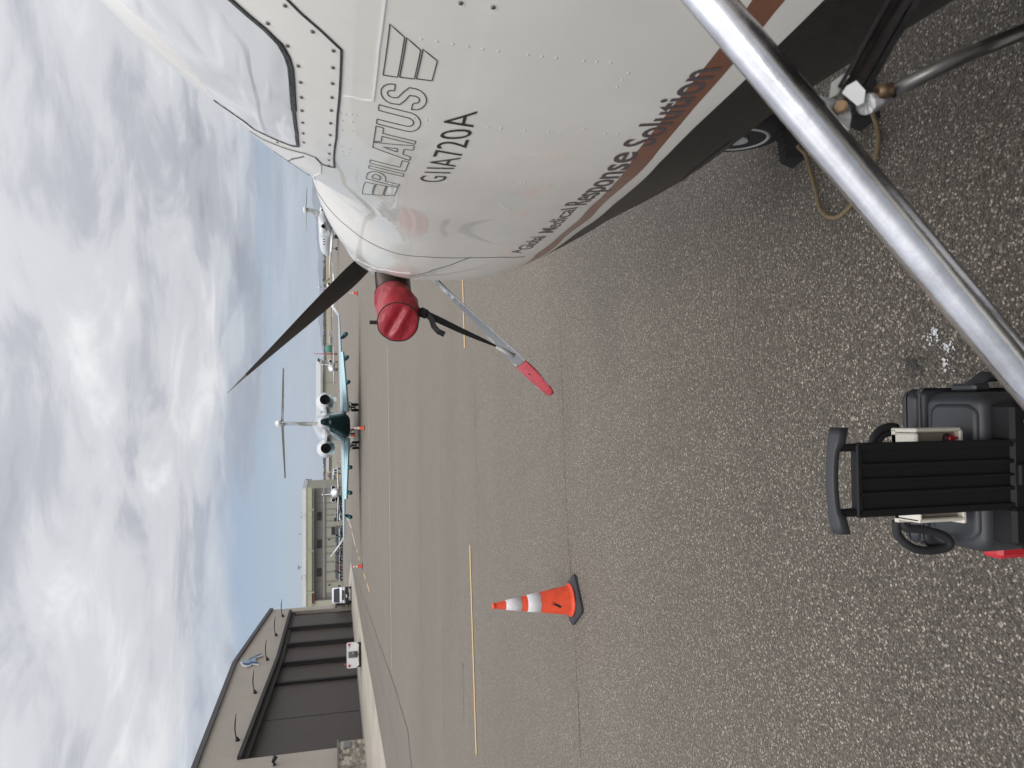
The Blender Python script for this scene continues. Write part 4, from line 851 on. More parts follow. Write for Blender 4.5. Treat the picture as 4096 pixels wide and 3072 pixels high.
# logo: outlined letters, drawn in (station, height) and laid on the skin
def tz(t, z):
    Wt, ZT_, ZB_, ZC_ = [float(cub(TS, v, t)[0]) for v in (FW, FT, FB0, FC)]
    k = (z-ZC_)/((ZT_-ZC_) if z > ZC_ else (ZC_-ZB_)); e = NT if z > ZC_ else NB
    return t, A2B(math.asin(math.copysign(min(1, abs(k)**(e/2)), k)))
ZL, ZH = 1.834, 1.914
def lg(pts): return [tz(t, ZL+(ZH-ZL)*v) for t, v in pts]
def arc(cx, cy, rx, ry, a0, a1, n=9): return [(cx+rx*math.cos(R(a0+(a1-a0)*i/n)), cy+ry*math.sin(R(a0+(a1-a0)*i/n))) for i in range(n+1)]
glyph = []
for v0, v1, t0, t1 in ((.70, 1, 2.264, 2.420), (.36, .66, 2.294, 2.430), (0, .32, 2.322, 2.442)): # three bars left
    sl = (t1-t0); glyph.append([(t0, v1), (t1, v1), (t1+.008, v0), (t0+.026, v0)])
glyph.append([(2.462, 0), (2.462, 1)]+arc(2.505, .72, .055, .28, 90, -90)+[(2.487, .44), (2.487, 0)]); glyph.append([(2.487, .84), (2.505, .84)]+arc(2.508, .72, .025, .12, 80, -80, 5)+[(2.487, .60)])
glyph.append([(2.575, 0), (2.575, 1), (2.600, 1), (2.600, 0)])
glyph.append([(2.622, 0), (2.622, 1), (2.648, 1), (2.648, .18), (2.700, .18), (2.700, 0)])
glyph.append([(2.712, 0), (2.740, 1), (2.770, 1), (2.806, 0), (2.780, 0), (2.774, .22), (2.743, .22), (2.737, 0)]); glyph.append([(2.748, .38), (2.769, .38), (2.758, .74)])
glyph.append([(2.775, 1), (2.855, 1), (2.855, .82), (2.829, .82), (2.829, 0), (2.806+.008, 0), (2.814, .82), (2.785, .82)])
glyph.append([(2.866, 1), (2.866, .30)]+arc(2.904, .28, .038, .28, 180, 360)+[(2.942, 1), (2.921, 1), (2.921, .30)]+arc(2.904, .30, .017, .14, 0, -180, 6)+[(2.885, 1)])
S_out = [(2.955, .28)]+arc(2.992, .28, .037, .28, 185, 360, 8)+[(3.028, .42), (3.010, .52), (2.985, .62)]+arc(2.992, .74, .012, .12, 200, 30, 5)+[(3.005, .72), (3.026, .72)]+arc(2.992, .73, .034, .27, 10, 200, 8)+[(2.962, .55), (2.98, .46), (3.003, .38)]+arc(2.992, .27, .013, .12, 30, -170, 5)+[(2.974, .28)]
glyph.append(S_out)
for v0, v1, t0, t1 in ((.70, 1, 3.045, 3.190), (.36, .66, 3.053, 3.168), (0, .32, 3.061, 3.150)):
    glyph.append([(t0, v1), (t1, v1), (t1-.022, v0), (t0+.006, v0)])
mb = MB()
for g in glyph:
    k = poly_on_skin(None, lg(g), None, .0019, .0010, closed=True, px=False, sub=3); mb.add(k.v, k.f)
mb.build('logo_lettering', M['ink'], ac)
def text_skin(name, s, c00, c10, c01, c11, m, weight=0, parent=None, off=.0011):   # corners of the cap box in (station, angle): bottom left, bottom right, top left, top right
    vs, fs, bb = text2d(s, 1, weight); bmesh = __import__('bmesh'); me = bpy.data.meshes.new('tmp'); me.from_pydata([(x, y, 0) for x, y in vs], [], fs)
    bm = bmesh.new(); bm.from_mesh(me)
    for i in range(1, int((bb[1]-bb[0])/.12)+1): bmesh.ops.bisect_plane(bm, geom=bm.verts[:]+bm.edges[:]+bm.faces[:], plane_co=(bb[0]+i*.12, 0, 0), plane_no=(1, 0, 0))
    for i in range(8): bmesh.ops.bisect_plane(bm, geom=bm.verts[:]+bm.edges[:]+bm.faces[:], plane_co=(0, -.2+i*.15, 0), plane_no=(0, 1, 0))
    bm.to_mesh(me); bm.free(); V = np.array([v.co[:] for v in me.vertices]); fs = [tuple(p.vertices) for p in me.polygons]; bpy.data.meshes.remove(me)
    u = (V[:, 0]-bb[0])/(bb[1]-bb[0]); v = V[:, 1]/.69
    T_ = (1-u)*(1-v)*c00[0]+u*(1-v)*c10[0]+(1-u)*v*c01[0]+u*v*c11[0]; A_ = (1-u)*(1-v)*c00[1]+u*(1-v)*c10[1]+(1-u)*v*c01[1]+u*v*c11[1]
    P = skin(T_, A_, off); mb = MB(); mb.keep = False; mb.add([Vector(p) for p in P], fs); return mb.build(name, m, parent or ac, org=ac.location)
text_skin('serial_lettering', 'G1IA720A', tz(2.590, 1.742), tz(3.000, 1.742), tz(2.560, 1.797), tz(2.968, 1.797), M['ink'], weight=-.008)
R3b = lambda a, b: (2000+a/1.508, b/1.508)
for wd, c in (('A', ((130, 1525), (128, 1505), (70, 1527), (70, 1508))), ('Global', ((183, 1503), (282, 1422), (100, 1503), (188, 1429))), ('Medical', ((318, 1402), (472, 1248), (228, 1404), (368, 1262))),
              ('Response', ((518, 1234), (838, 912), (388, 1240), (642, 922))), ('Solution', ((912, 878), (1338, 400), (730, 884), (1090, 428)))):
    text_skin('tagline_lettering', wd, *[ta(*R3b(*q)) for q in c], M['grey_ink'], weight=.014 if wd in ('Response', 'Solution') else .004)
# cockpit side window: glass, seal, frame with screws
def in_poly(px, py, poly):
    c = np.zeros(px.shape, bool); j = len(poly)-1
    for i in range(len(poly)):
        xi, yi = poly[i]; xj, yj = poly[j]
        c ^= ((yi > py) != (yj > py)) & (px < (xj-xi)*(py-yi)/((yj-yi)+1e-9)+xi); j = i
    return c
gl = [(928, 0), (988, 54), (1061, 115), (1121, 175), (1148, 223), (1163, 271), (1169, 337), (1175, 422), (1180, 482), (1187, 530), (1193, 583), (1169, 581), (1121, 563), (1067, 539), (1018, 515), (976, 482), (916, 440), (856, 398), (800, 318), (723, 223), (602, 110), (482, 0)]
glx = gl[:-1]+[(470, -12), (330, -140), (300, -500), (700, -500), (850, -80)]
cx = (QX[:-1, :-1]+QX[1:, 1:])/2; cy = (QY[:-1, :-1]+QY[1:, 1:])/2; ins = in_poly(cx, cy, glx) & (VIS[:-1, :-1] < 1) & (AG[:-1, :-1] < .97)
PG = skin(TG, AG, .0012); mb = MB(); ids = {}; vs = []; fs = []
for i, j in np.argwhere(ins):
    f_ = []
    for a, b in ((i, j), (i+1, j), (i+1, j+1), (i, j+1)):
        if (a, b) not in ids: ids[(a, b)] = len(vs); vs.append(Vector(PG[a, b]))
        f_.append(ids[(a, b)])
    fs.append(f_)
win = None
if vs:
    mb.add(vs, fs, 0, True); win = mb.build('cockpit_window', M['glass'], ac)
seal = poly_on_skin(None, [(880, -40)]+gl[:11], None, [.010]*4+[.012]*5+[.008]*3, .0030)
seal2 = poly_on_skin(None, gl[10:18], None, .006, .0030); mb = MB(); mb.add(seal.v, seal.f); mb.add(seal2.v, seal2.f); mb.build('window_seal', M['seal'], win or ac, org=ac.location)
R0 = lambda a, b: (400+a/1.9514, b/1.9514)
poly_on_skin('frame_gap', [R0(1380, -80)]+[R0(*q) for q in ((1470, 0), (1570, 100), (1720, 230), (1885, 385), (1885, 420), (1880, 560), (1870, 750), (1855, 900), (1845, 1080), (1832, 1305), (1780, 1295), (1732, 1280))], M['seal'], .0045, .0022)
poly_on_skin('frame_gap', [R0(*q) for q in ((1732, 1280), (1680, 1225), (1600, 1195), (1480, 1165), (1380, 1130), (1260, 1078), (1170, 1020))], M['seam'], .0028, .0022)
poly_on_skin('sealant_seam', [(1545, -20), (1540, 0), (1514, 200), (1492, 402), (1450, 398), (1402, 386), (1372, 384)], M['lightseam'], .0035, .0016)
poly_on_skin('front_window_gap', [R0(*q) for q in ((1395, 1225), (1450, 1280), (1520, 1315), (1592, 1342), (1600, 1360), (1632, 1365), (1628, 1255), (1590, 1220))], M['seam'], .0035, .0022)
poly_on_skin('nose_seam', [(1252, 738), (1285, 790), (1330, 850), (1390, 905), (1440, 945), (1500, 980), (1600, 1016), (1700, 1026), (1800, 1031), (1900, 1030), (2000, 1028), (2100, 1026)], M['seam'], .0020, .0020)
poly_on_skin('cowl_seam', [(1640, 1102), (1720, 1085), (1800, 1060), (1850, 1040), (1884, 1028)], M['seam'], .0030, .0022)
poly_on_skin('nose_lip', [(1425, 1040), (1480, 1062), (1540, 1078), (1640, 1092), (1700, 1105)], M['lightseam'], .006, .0022)
poly_on_skin('panel_seam', [R0(1725, 1290), R0(1724, 1350), R0(1722, 1415)], M['lightseam'], .004, .0022)
poly_on_skin('belly_gap', [(2690, 748), (2760, 690), (2850, 622), (2925, 565)], M['ink'], .008, .004)
scr = [(1445, 40), (1310, 178), (1660, 243), (1464, 354), (1822, 392), (1548, 511), (1818, 524), (1566, 639), (1815, 648), (1572, 757), (1810, 757), (1577, 860), (1805, 858), (1582, 954), (1800, 958), (1586, 1037), (1797, 1050), (1590, 1108), (1793, 1128), (1597, 1168), (1790, 1196), (1787, 1246), (1783, 1290), (1385, 1108)]
def screw(t, a, r, m1, name, parent=None):
    P = Vector(skin(np.array([t]), np.array([a]), .001)[0]); Q = Vector(skin(np.array([t]), np.array([a]), .006)[0]); n = (Q-P).normalized(); u = n.cross(Vector((0, 0, 1))).normalized(); v = n.cross(u)
    mb = MB(); rings = [[P+n*hh+(u*math.cos(b)+v*math.sin(b))*rr for b in [i*2*PI/10 for i in range(10)]] for rr, hh in ((r, 0), (r*.9, .0012), (r*.3, .0018))]
    mb.loft(rings, mi=0); 
    if name == 'screw':
        for d_ in (u+v, u-v): d_ = d_.normalized(); w_ = n.cross(d_); mb.add([P+n*.0021+d_*r*.7+w_*r*.12, P+n*.0021+d_*r*.7-w_*r*.12, P+n*.0021-d_*r*.7-w_*r*.12, P+n*.0021-d_*r*.7+w_*r*.12], [(0, 1, 2, 3)], 1)
    return mb.build(name, [m1, M['ink']], parent or ac, org=ac.location)
for q in scr: screw(*ta(*R0(*q)), .0036, M['steel'], 'screw')
for q in ((1843, 10), (1973, 27)): screw(*ta(*q), .0036, M['steel'], 'screw')
riv = MB()
rows_ = [[(1685, 156), (1748, 165), (1811, 176), (1871, 185), (1930, 195), (1993, 205)]]+[[R3b(a, b) for a, b in ((168, 330), (253, 340), (338, 350), (505, 368), (583, 373), (668, 380))], [R3b(a, b) for a, b in ((8, 775), (150, 787), (292, 795), (365, 798), (505, 776), (633, 805), (708, 806))], [R3b(a, b) for a, b in ((775, 440), (737, 483), (707, 523))]]
rows_ += [[(1848, 713), (1884, 717), (1965, 724), (2005, 727), (2046, 729), (2085, 731)], [(1655, 472), (1708, 480)], [(1954, 508), (2003, 512)], [(2000, 728), (2045, 730), (2100, 732), (2160, 736), (2240, 738)]]
rows_ += [[R0(a, b) for a, b in ((1880, 880), (1915, 890), (1965, 890), (2000, 900), (1890, 940), (1970, 950), (1890, 1015), (1965, 1020), (1885, 1140), (1950, 1160), (1890, 1180), (1945, 1190), (1900, 1215))]]
for row in rows_:
    for q in row:
        t_, a_ = ta(*q); P = skin(np.array([t_]), np.array([a_]), .0006)[0]; P2 = skin(np.array([t_]), np.array([a_]), .01)[0]; n = Vector(P2-P).normalized(); u = n.cross(Vector((0, 0, 1))).normalized(); v = n.cross(u); P = Vector(P)
        riv.loft([[P+n*hh+(u*math.cos(b)+v*math.sin(b))*rr for b in [i*2*PI/10 for i in range(10)]] for rr, hh in ((.0026, -.0004), (.0020, .0002), (.0009, .0004))])
o = riv.build('rivet_heads', M['rivet'], ac); o['kind'] = 'stuff'
# nose: cowl front, intake chin, spinner
def prop_pt(lat, z, back=0): return Vector((PP[0]-CY*lat+SY*back, PP[1]-SY*lat-CY*back, z))
axv = Vector((-SY, CY, 0)); latv = Vector((-CY, -SY, 0)); HZ = 1.63
mb = MB(); mb.loft([[prop_pt(.0, HZ, .14)-axv*0+(latv*math.cos(a)+Vector((0, 0, 1))*math.sin(a))*r+axv*f_ for a in [i*2*PI/32 for i in range(32)]] for f_, r in ((0, .24), (.22, .235), (.42, .19), (.62, .11), (.72, .02))]); mb.build('spinner', M['chrome'], ac)
pc_ = dp(1800, 1090, 4.02)
chin = MB(); chin.ball(prop_pt(.10, 1.30, .32), (.24, .30, .16), 24, 14); chin.build('intake_chin', M['paint'], ac)
sc1 = MB(); p0 = Vector(skin(*[np.array([q]) for q in ta(1850, 1098)], .002)[0]); 
sc1.tube([dp(1845, 1103, 3.95), dp(1880, 1098, 3.80), dp(1950, 1087, 3.65)], [.022, .016, .004], 10, flat=(1, .5)); sc1.build('vent_scoop', M['paint'], ac)
# propeller blades, feathered and twisted
def blade(ax_ang, with_cover):
    rad_d = latv*math.cos(ax_ang)+Vector((0, 0, 1))*math.sin(ax_ang); tan_d = latv*(-math.sin(ax_ang))+Vector((0, 0, 1))*math.cos(ax_ang)
    mb = MB(); rings = []; mis = []
    for i in range(34):
        u = i/33; r = .16+u*1.17; ch = .13+.095*math.sin(min(1, u*4.5)*PI/2) - .07*max(0, (u-.45)/.55)**1.5; ch *= (1 if u < .97 else .7)
        if i == 33: ch *= .5
        tw = .42-.60*u; th_ = .045*(1-u)**1.2+.008
        c = -axv*math.cos(tw)+tan_d*math.sin(tw); n = rad_d.cross(c).normalized(); P = prop_pt(0, HZ, 0)+rad_d*r
        sec = []
        for k in range(24):
            a = k*2*PI/24; x = math.cos(a); y = math.sin(a); sec.append(P+c*ch*.5*x+n*th_*(.5 if y > 0 else .22)*y*(1-.35*x))
        rings.append(sec)
    n0 = len(rings[0]); vs = [v for q in rings for v in q]
    for i in range(33):
        for k in range(n0):
            k2 = (k+1) % n0; u = i/33
            m_ = 3 if i >= 29 else (0 if (2 <= k < 10) else (1 if 13 <= k < 23 else 2))
            mb.add([rings[i][k], rings[i][k2], rings[i+1][k2], rings[i+1][k]], [(0, 1, 2, 3)], m_, True)
    mb.add(rings[-1], [tuple(range(n0))], 0)
    return mb, rad_d, tan_d
BA = []
for ang in (44.2, -44.8, 135, 225):
    mb, rd, tn = blade(R(ang), False)
    mats_ = [M['prop_back'], M['prop_front'], M['prop_edge']] 
    if ang == 44.2: mats_ = [M['prop_back'], M['prop_back'], M['prop_back'], M['prop_edge']]
    else: mats_ = [M['prop_front'], M['prop_front'], M['prop_edge'], M['prop_front']]
    b_o = mb.build('propeller_blade', mats_, ac); BA.append((rd, tn))
    MB().tube([prop_pt(0, HZ)+rd*.10, prop_pt(0, HZ)+rd*.24], [.06, .05], 16).build('blade_root', M['steel'], b_o, org=ac.location)
# exhaust stub
pe = [dp(1565, 1000, 4.15), dp(1568, 1080, 4.08), dp(1572, 1140, 4.00), dp(1578, 1200, 3.92), dp(1588, 1260, 3.80)]
MB().tube(pe, [.104, .100, .098, .098, .096], 28).build('exhaust_stub', M['exhaust'], ac)
# nose gear
ng = MB(); NX, NY = 1.19, 2.86; ng.tube([(NX, NY, .95), (NX, NY, .45)], .05, 14); ng.tube([(NX, NY, .45), (NX+.0, NY, .22)], .035, 12); ng.box((NX, NY, .40), (.26, .08, .06)); ng.box((NX+.12, NY, .31), (.02, .07, .22)); gear = ng.build('nose_gear', M['alu'], ac)
mb = MB(); c_w = Vector((NX, NY, .215)); mb.tube([c_w+Vector((q, 0, 0)) for q in (-.085, -.080, -.055, .055, .080, .085)], [.135, .185, .215, .215, .185, .135], 40); tyre = mb.build('tyre', M['rubber'], gear, org=ac.location)
mb = MB(); mb.ring(c_w+Vector((-.080, 0, 0)), (1, 0, 0), .132, .010, 40, 10); mb.tube([c_w+Vector((-.072, 0, 0)), c_w+Vector((.06, 0, 0))], .132, 32); mb.tube([c_w+Vector((-.095, 0, 0)), c_w+Vector((-.07, 0, 0))], .045, 20); mb.build('rim', M['jetgrey'], gear, org=ac.location)
# wing, main gear and airstair behind the camera, unseen, put in to block light
for sg in (1, -1):
    secs = []
    for lat, c, back, z in ((.5, 2.0, 4.75, 1.0), (3.0, 1.75, 4.95, 1.2), (8.0, 1.0, 5.3, 1.75)):
        P = prop_pt(sg*lat, z, back); secs.append([P+(-axv)*(-a)+Vector((0, 0, b)) for a, b in airfoil(c, .15)])
    MB().loft(secs).build('wing', M['paint'], ac)
    mb = MB(); q = prop_pt(sg*2.2, .3, 5.6); mb.tube([q+Vector((0, 0, .8)), q], .06, 10); g_ = mb.build('main_gear', M['alu'], ac); mb = MB(); wheel(mb, q+latv*.1, .28, .2, latv); mb.build('wheel', M['rubber'], g_, org=ac.location)
mb = MB()
for k_, (lat, z) in enumerate(((1.05, .95), (1.28, .68), (1.5, .40))): q = prop_pt(lat, z, 4.15); mb.box(q, (.26, .62, .05), Matrix.Rotation(-PP[2]*0+PP[2], 3, 'Z'), bev=.01)
mb.build('airstair', M['alu'], ac)
# handrail of the stair: polished tube crossing the lower right corner, with its hinge and struts
r0 = dp(2838, 0, .585); r1 = dp(4096, 1505, .585); dr = (r1-r0)
hr = MB().tube([r0-dr*.35, r0, r0.lerp(r1, .25), r0.lerp(r1, .5), r0.lerp(r1, .75), r1, r1+dr*.3], .0165, 40).build('stair_handrail', M['chrome'], ac)
D1 = .605
def q_(x, y, d=D1): return dp(x, y, d)
mb = MB(); pl = [q_(3243, 385), q_(3268, 372), q_(3425, 560), q_(3402, 580)]; mb.prism(pl, q_(3300, 400, D1+.022)-q_(3300, 400)); mb.build('hinge_plate', M['alu'], hr, org=ac.location)
mb = MB(); mb.prism([q_(3262, 380), q_(3330, 395), q_(3400, 420), q_(3405, 470), q_(3395, 535), q_(3340, 470)], q_(3300, 400, D1+.012)-q_(3300, 400)); mb.build('hinge_lug', M['alu'], hr, org=ac.location)
mb = MB(); mb.tube([q_(3362, 425, .590), q_(3372, 432, .640)], .0042, 6); mb.tube([q_(3364, 426, .594), q_(3366, 428, .600)], .0052, 16); mb.build('bolt', M['brass'], hr, org=ac.location)
# channel arm: two flanges and a web
arm = MB()
A0, A1 = (3395, 372), (3640, -60)
def arm_strip(o0, o1, d0, d1, th): 
    v = Vector((A1[0]-A0[0], A1[1]-A0[1], 0)).normalized(); pp = (-v.y*-1, -v.x)  # perpendicular, to the right of travel
    w0 = (-v.y, v.x)
    f_ = lambda A, o, d: q_(A[0]+w0[0]*o, A[1]+w0[1]*o, d)
    a, b, c, d = f_(A0, o0, d0), f_(A1, o0*1.05, d1), f_(A1, o1*1.05, d1), f_(A0, o1, d0)
    arm.prism([a, b, c, d], q_(3400, 300, D1+th)-q_(3400, 300, D1))
arm_strip(-34, 40, .622, .682, .003); arm_strip(-30, -12, .604, .664, .018); web = arm.build('strut_channel', M['darksteel'], hr, org=ac.location)
arm = MB(); arm_strip(-52, -36, .598, .658, .024); arm_strip(22, 34, .602, .662, .02); arm_strip(42, 66, .598, .658, .024); arm.build('channel_flange', M['chrome'], web, org=ac.location)
mb = MB(); 
mb.prism([q_(3326, 330), q_(3380, 292), q_(3398, 304), q_(3345, 380), q_(3315, 394)], q_(3300, 400, D1+.03)-q_(3300, 400)); mb.build('clevis', M['jetgrey'], hr, org=ac.location)
mb = MB(); hexp = [q_(3385, 345, .592), (q_(3425, 322, .592)), q_(3462, 362, .592), q_(3455, 410, .592), q_(3430, 424, .592), q_(3368, 372, .592)]; mb.prism(hexp, q_(3400, 380, .618)-q_(3400, 380, .592)); mb.build('hex_fitting', M['jetwhite'], hr, org=ac.location)
mb = MB(); mb.tube([q_(3462, 418, .60), q_(3500, 408, .61), q_(3560, 370, .62)], [.0085, .008, .0072], 18); mb.build('end_fitting', M['alu'], hr, org=ac.location)
mb = MB(); mb.tube([q_(3505, 372, .600), q_(3565, 358, .600)], .0062, 6); mb.build('lock_nut', M['brass'], hr, org=ac.location)
mb = MB(); mb.tube([q_(3570, 365, .61), q_(3850, 225, .60), q_(4200, 85, .59)], [.0062, .0064, .0064], 18); mb.build('strut_rod', M['darksteel'], hr, org=ac.location)

# ================================================================== COVERS, STRAP, CHOCKS
cov = thing('exhaust_cover', 'red vinyl cover pulled over the exhaust stub of the near aircraft', 'engine cover', dp(1590, 1290, 3.78), world=True)
nrm = (dp(1592, 1298, 3.70)-dp(1578, 1190, 3.93)).normalized(); 
# bag: lofted between the cuff on the pipe and the end disc
def disc(cx, cy, D, rx, ry, nvec, n=40, wob=0):
    nvec = Vector(nvec).normalized(); u = nvec.cross(Vector((0, 0, 1))).normalized(); v = u.cross(nvec)*-1; P = dp(cx, cy, D)
    return [P+(u*math.cos(a)*rx+v*math.sin(a)*ry)*(1+wob*math.sin(5*a+1.3)+wob*.6*math.sin(9*a)) for a in [i*2*PI/n for i in range(n)]]
n_end = (O-dp(1592, 1295, 3.70)).normalized()*.86+Vector((-.18, 0, -.06)); n_cuff = (dp(1580, 1200, 3.9)-dp(1572, 1140, 3.95)).normalized()*.95+n_end.normalized()*.25
kk = [(1571, 1176, 3.93, .100, .098, 1, 0), (1573, 1188, 3.91, .107, .103, .95, .02), (1582, 1214, 3.86, .116, .112, .6, .03), (1592, 1238, 3.81, .124, .117, .3, .03), (1594, 1262, 3.76, .119, .116, .1, .02), (1592, 1288, 3.71, .103, .107, 0, .01)]
kp = np.array(kk); rg = []
for q in np.linspace(0, 5, 26):
    v = [float(np.interp(q, range(6), kp[:, k])) for k in range(7)]; d_ = disc(v[0], v[1], v[2], v[3], v[4], Vector(n_cuff)*v[5]+Vector(n_end)*(1-v[5]), n=72); c_ = sum(d_, Vector())/len(d_)
    rg.append([c_+(p-c_)*(1+v[6]*(math.sin(4*a+q*1.1)*.8+math.sin(9*a-q*1.9+1)*.55+math.sin(15*a+q*2.6)*.3)) for p, a in zip(d_, [i*2*PI/72 for i in range(72)])])
MB().loft(rg, caps=False).build('sleeve', M['red'], cov)
e0 = rg[-1]; cc = sum(e0, Vector())/len(e0); ne = Vector(n_end).normalized()
mb = MB(); rr = [e0]
for k in (.97, .93, .86, .78, .7, .6, .5, .4, .3, .2, .1, .03):
    row = []
    for i, p in enumerate(e0):
        d_ = (p-cc)*k; a = i*2*PI/72; X_ = k*math.cos(a); Y_ = k*math.sin(a)
        fold = .0060*math.sin(3.2*X_+5.5*Y_+.9*math.sin(2*Y_))+.0022*math.sin(9*Y_+3*X_+2*X_)+.0015*math.sin(13*Y_+7*X_)
        row.append(cc+d_+ne*(.012*math.sqrt(1-k*k)+fold*(1-k**4)))
    rr.append(row)
mb.loft(rr, caps=True); mb.build('end_panel', M['red'], cov)
for nm, r_ in (('piping', e0), ('piping', rg[0])):
    MB().tube([Vector(p)+(ne*.001) for p in r_]+[r_[0]], .0030, 8).build(nm, M['strap'], cov)
MB().box(dp(1508, 1290, 3.78), (.02, .02, .08), bev=.004).build('buckle', M['strap'], cov)
def ribbon(path, widths, th, up):   # flat webbing along a path
    rings = []; path = [Vector(p) for p in path]
    for i, p in enumerate(path):
        t = (path[min(i+1, len(path)-1)]-path[max(i-1, 0)]).normalized(); a = t.cross(Vector(up)).normalized(); b = a.cross(t).normalized(); w_ = widths[i]/2
        rings.append([p-a*w_-b*th, p+a*w_-b*th, p+a*w_+b*th, p-a*w_+b*th])
    return MB().loft(rings, smooth=False)
vw = (dp(1800, 1350, 3.8)-O).normalized()
sp_ = [dp(1672, 1240, 3.78), dp(1700, 1254, 3.78), dp(1760, 1282, 3.80), dp(1850, 1325, 3.86), dp(1930, 1360, 3.92), dp(1985, 1385, 3.97)]
ribbon(sp_, [.030, .036, .036, .030, .022, .010], .0012, vw).build('strap', M['strap'], cov)
ribbon([dp(1700, 1254, 3.775), dp(1725, 1275, 3.76), dp(1735, 1305, 3.74), dp(1752, 1325, 3.73), dp(1778, 1338, 3.74)], [.028, .030, .030, .030, .030], .0012, vw).build('strap_tail', M['strap'], cov)
MB().box(dp(1694, 1252, 3.765), (.05, .02, .045), Matrix.Rotation(R(25), 3, 'Y'), bev=.005).build('side_buckle', M['case_dark'], cov)
MB().tube([dp(1985, 1385, 3.96), dp(2058, 1425, 3.98)], [.011, .013], 14).build('tension_spring', M['jetgrey'], cov)
rd, tn = BA[1]; P0 = prop_pt(0, HZ)
tip = MB(); rings = []
for i, (r, ch, th_) in enumerate(((1.095, .190, .030), (1.110, .194, .034), (1.17, .184, .036), (1.24, .160, .034), (1.31, .12, .030), (1.352, .085, .026), (1.365, .05, .014))):
    u = (r-.16)/1.19; tw = .42-.60*u; c = -axv*math.cos(tw)+tn*math.sin(tw); n = rd.cross(c).normalized(); P = P0+rd*r
    rings.append([P+c*ch*.5*math.cos(a)+n*th_*.5*math.sin(a)*(1+.3*math.sin(3*a+i)) for a in [k*2*PI/20 for k in range(20)]])
pcv = thing('blade_cover', 'small faded red cover slipped over the tip of the lower propeller blade', 'propeller cover', P0+rd*1.25, world=True)
tip.loft(rings).build('sleeve', M['red2'], pcv)
MB().tube([v for v in rings[0]]+[rings[0][0]], .0028, 8).build('hem', M['red'], pcv)
MB().box(P0+rd*1.175-latv*0+(O-(P0+rd*1.175)).normalized()*.022, (.022, .006, .022), bev=.002).build('brand_tag', M['ink'], pcv)
def chock(x, y, rz, label):
    p = gp(x, y); t = thing('wheel_chock', label, 'wheel chock', (p.x, p.y, 0), rz, 'chocks at the nose wheel')
    mb = MB(); mb.prism([(-.09, -.055, 0), (-.09, .055, 0), (-.09, .022, .085), (-.09, -.022, .085)], (.18, 0, 0)); b_ = mb.build('block', M['rubber'], t)
    mb = MB(); [mb.box((-.075+k*.03, 0, .087), (.008, .044, .006)) for k in range(6)]; mb.build('ridges', M['rubber'], b_); return t
chock(3190, 575, R(12), 'black rubber chock ahead of the nose wheel, left of the polished rail')
chock(3470, 410, R(8), 'black rubber chock behind the nose wheel, right of the polished rail')
rp = [gp(x, y, .02 if 0 < i < 13 else .07) for i, (x, y) in enumerate(((3190, 585), (3222, 620), (3243, 690), (3262, 760), (3278, 830), (3305, 862), (3340, 870), (3375, 850), (3420, 800), (3465, 730), (3492, 660), (3512, 575), (3508, 510), (3485, 440)))]
pts = []
for i in range(len(rp)-1):
    p0, p1, p2, p3 = rp[max(0, i-1)], rp[i], rp[i+1], rp[min(len(rp)-1, i+2)]
    for k in range(6): t = k/6; pts.append(.5*((2*p1)+(p2-p0)*t+(2*p0-5*p1+4*p2-p3)*t*t+(3*p1-p0-3*p2+p3)*t**3))
pts.append(rp[-1]); tag(MB().tube(pts, .0085, 12).build('chock_rope', M['rope']), 'tan braided rope looping on the asphalt between the two black chocks', 'rope')

# ================================================================== ROLLING CASE
CX, CYY = -.205, 1.395
cs = thing('rolling_case', 'black hard-shell rolling case standing upright with its pull handle raised', 'rolling case', (CX, CYY, 0), R(1.6))
def rbox(mb, x0, x1, y0, y1, z0, z1, c, mi=0):
    def rr(i, z):
        q = []
        for sx, sy, a0 in ((x1-c, y1-c, 0), (x0+c, y1-c, 90), (x0+c, y0+c, 180), (x1-c, y0+c, 270)):
            for k_ in range(6): a = R(a0+18*k_); q.append(Vector((sx+(c-i)*math.cos(a), sy+(c-i)*math.sin(a), z)))
        return q
    b_ = min(c*.7, (z1-z0)*.4); L_ = [rr(b_, z0), rr(b_*.3, z0+b_*.3), rr(0, z0+b_), rr(0, z1-b_), rr(b_*.3, z1-b_*.3), rr(b_, z1)]
    return mb.loft(L_, mi)
# y: -.115 back (towards us) .. +.125 lid side
hull = MB(); rbox(hull, -.185, .185, -.10, .075, .03, .565, .035); hull.build('shell', M['case'], cs)
ld = MB(); rbox(ld, -.195, .195, .079, .135, .02, .575, .03); ld.build('lid', M['case'], cs)
lip = MB(); rbox(lip, -.197, .197, .052, .077, .018, .578, .022); lip.build('shell_rim', M['case'], cs)
mb = MB(); rbox(mb, -.160, .160, -.088, .044, .54, .571, .03); mb.build('end_panel', M['case'], cs)
bk = MB(); bk.box((0, -.118, .30), (.27, .05, .46), bev=.008)
for sx in (-1, 1): bk.box((sx*.115, -.122, .475), (.085, .06, .13), bev=.008); bk.box((sx*.10, -.15, .44), (.045, .02, .055), bev=.008); bk.box((sx*.165, -.108, .36), (.03, .03, .20), bev=.006)
bk.build('handle_housing', M['case_dark'], cs)
for sx in (-1, 1): MB().ball((sx*.118, -.156, .505), (.008, .005, .008), 12, 8).build('bolt', M['steel'], cs)
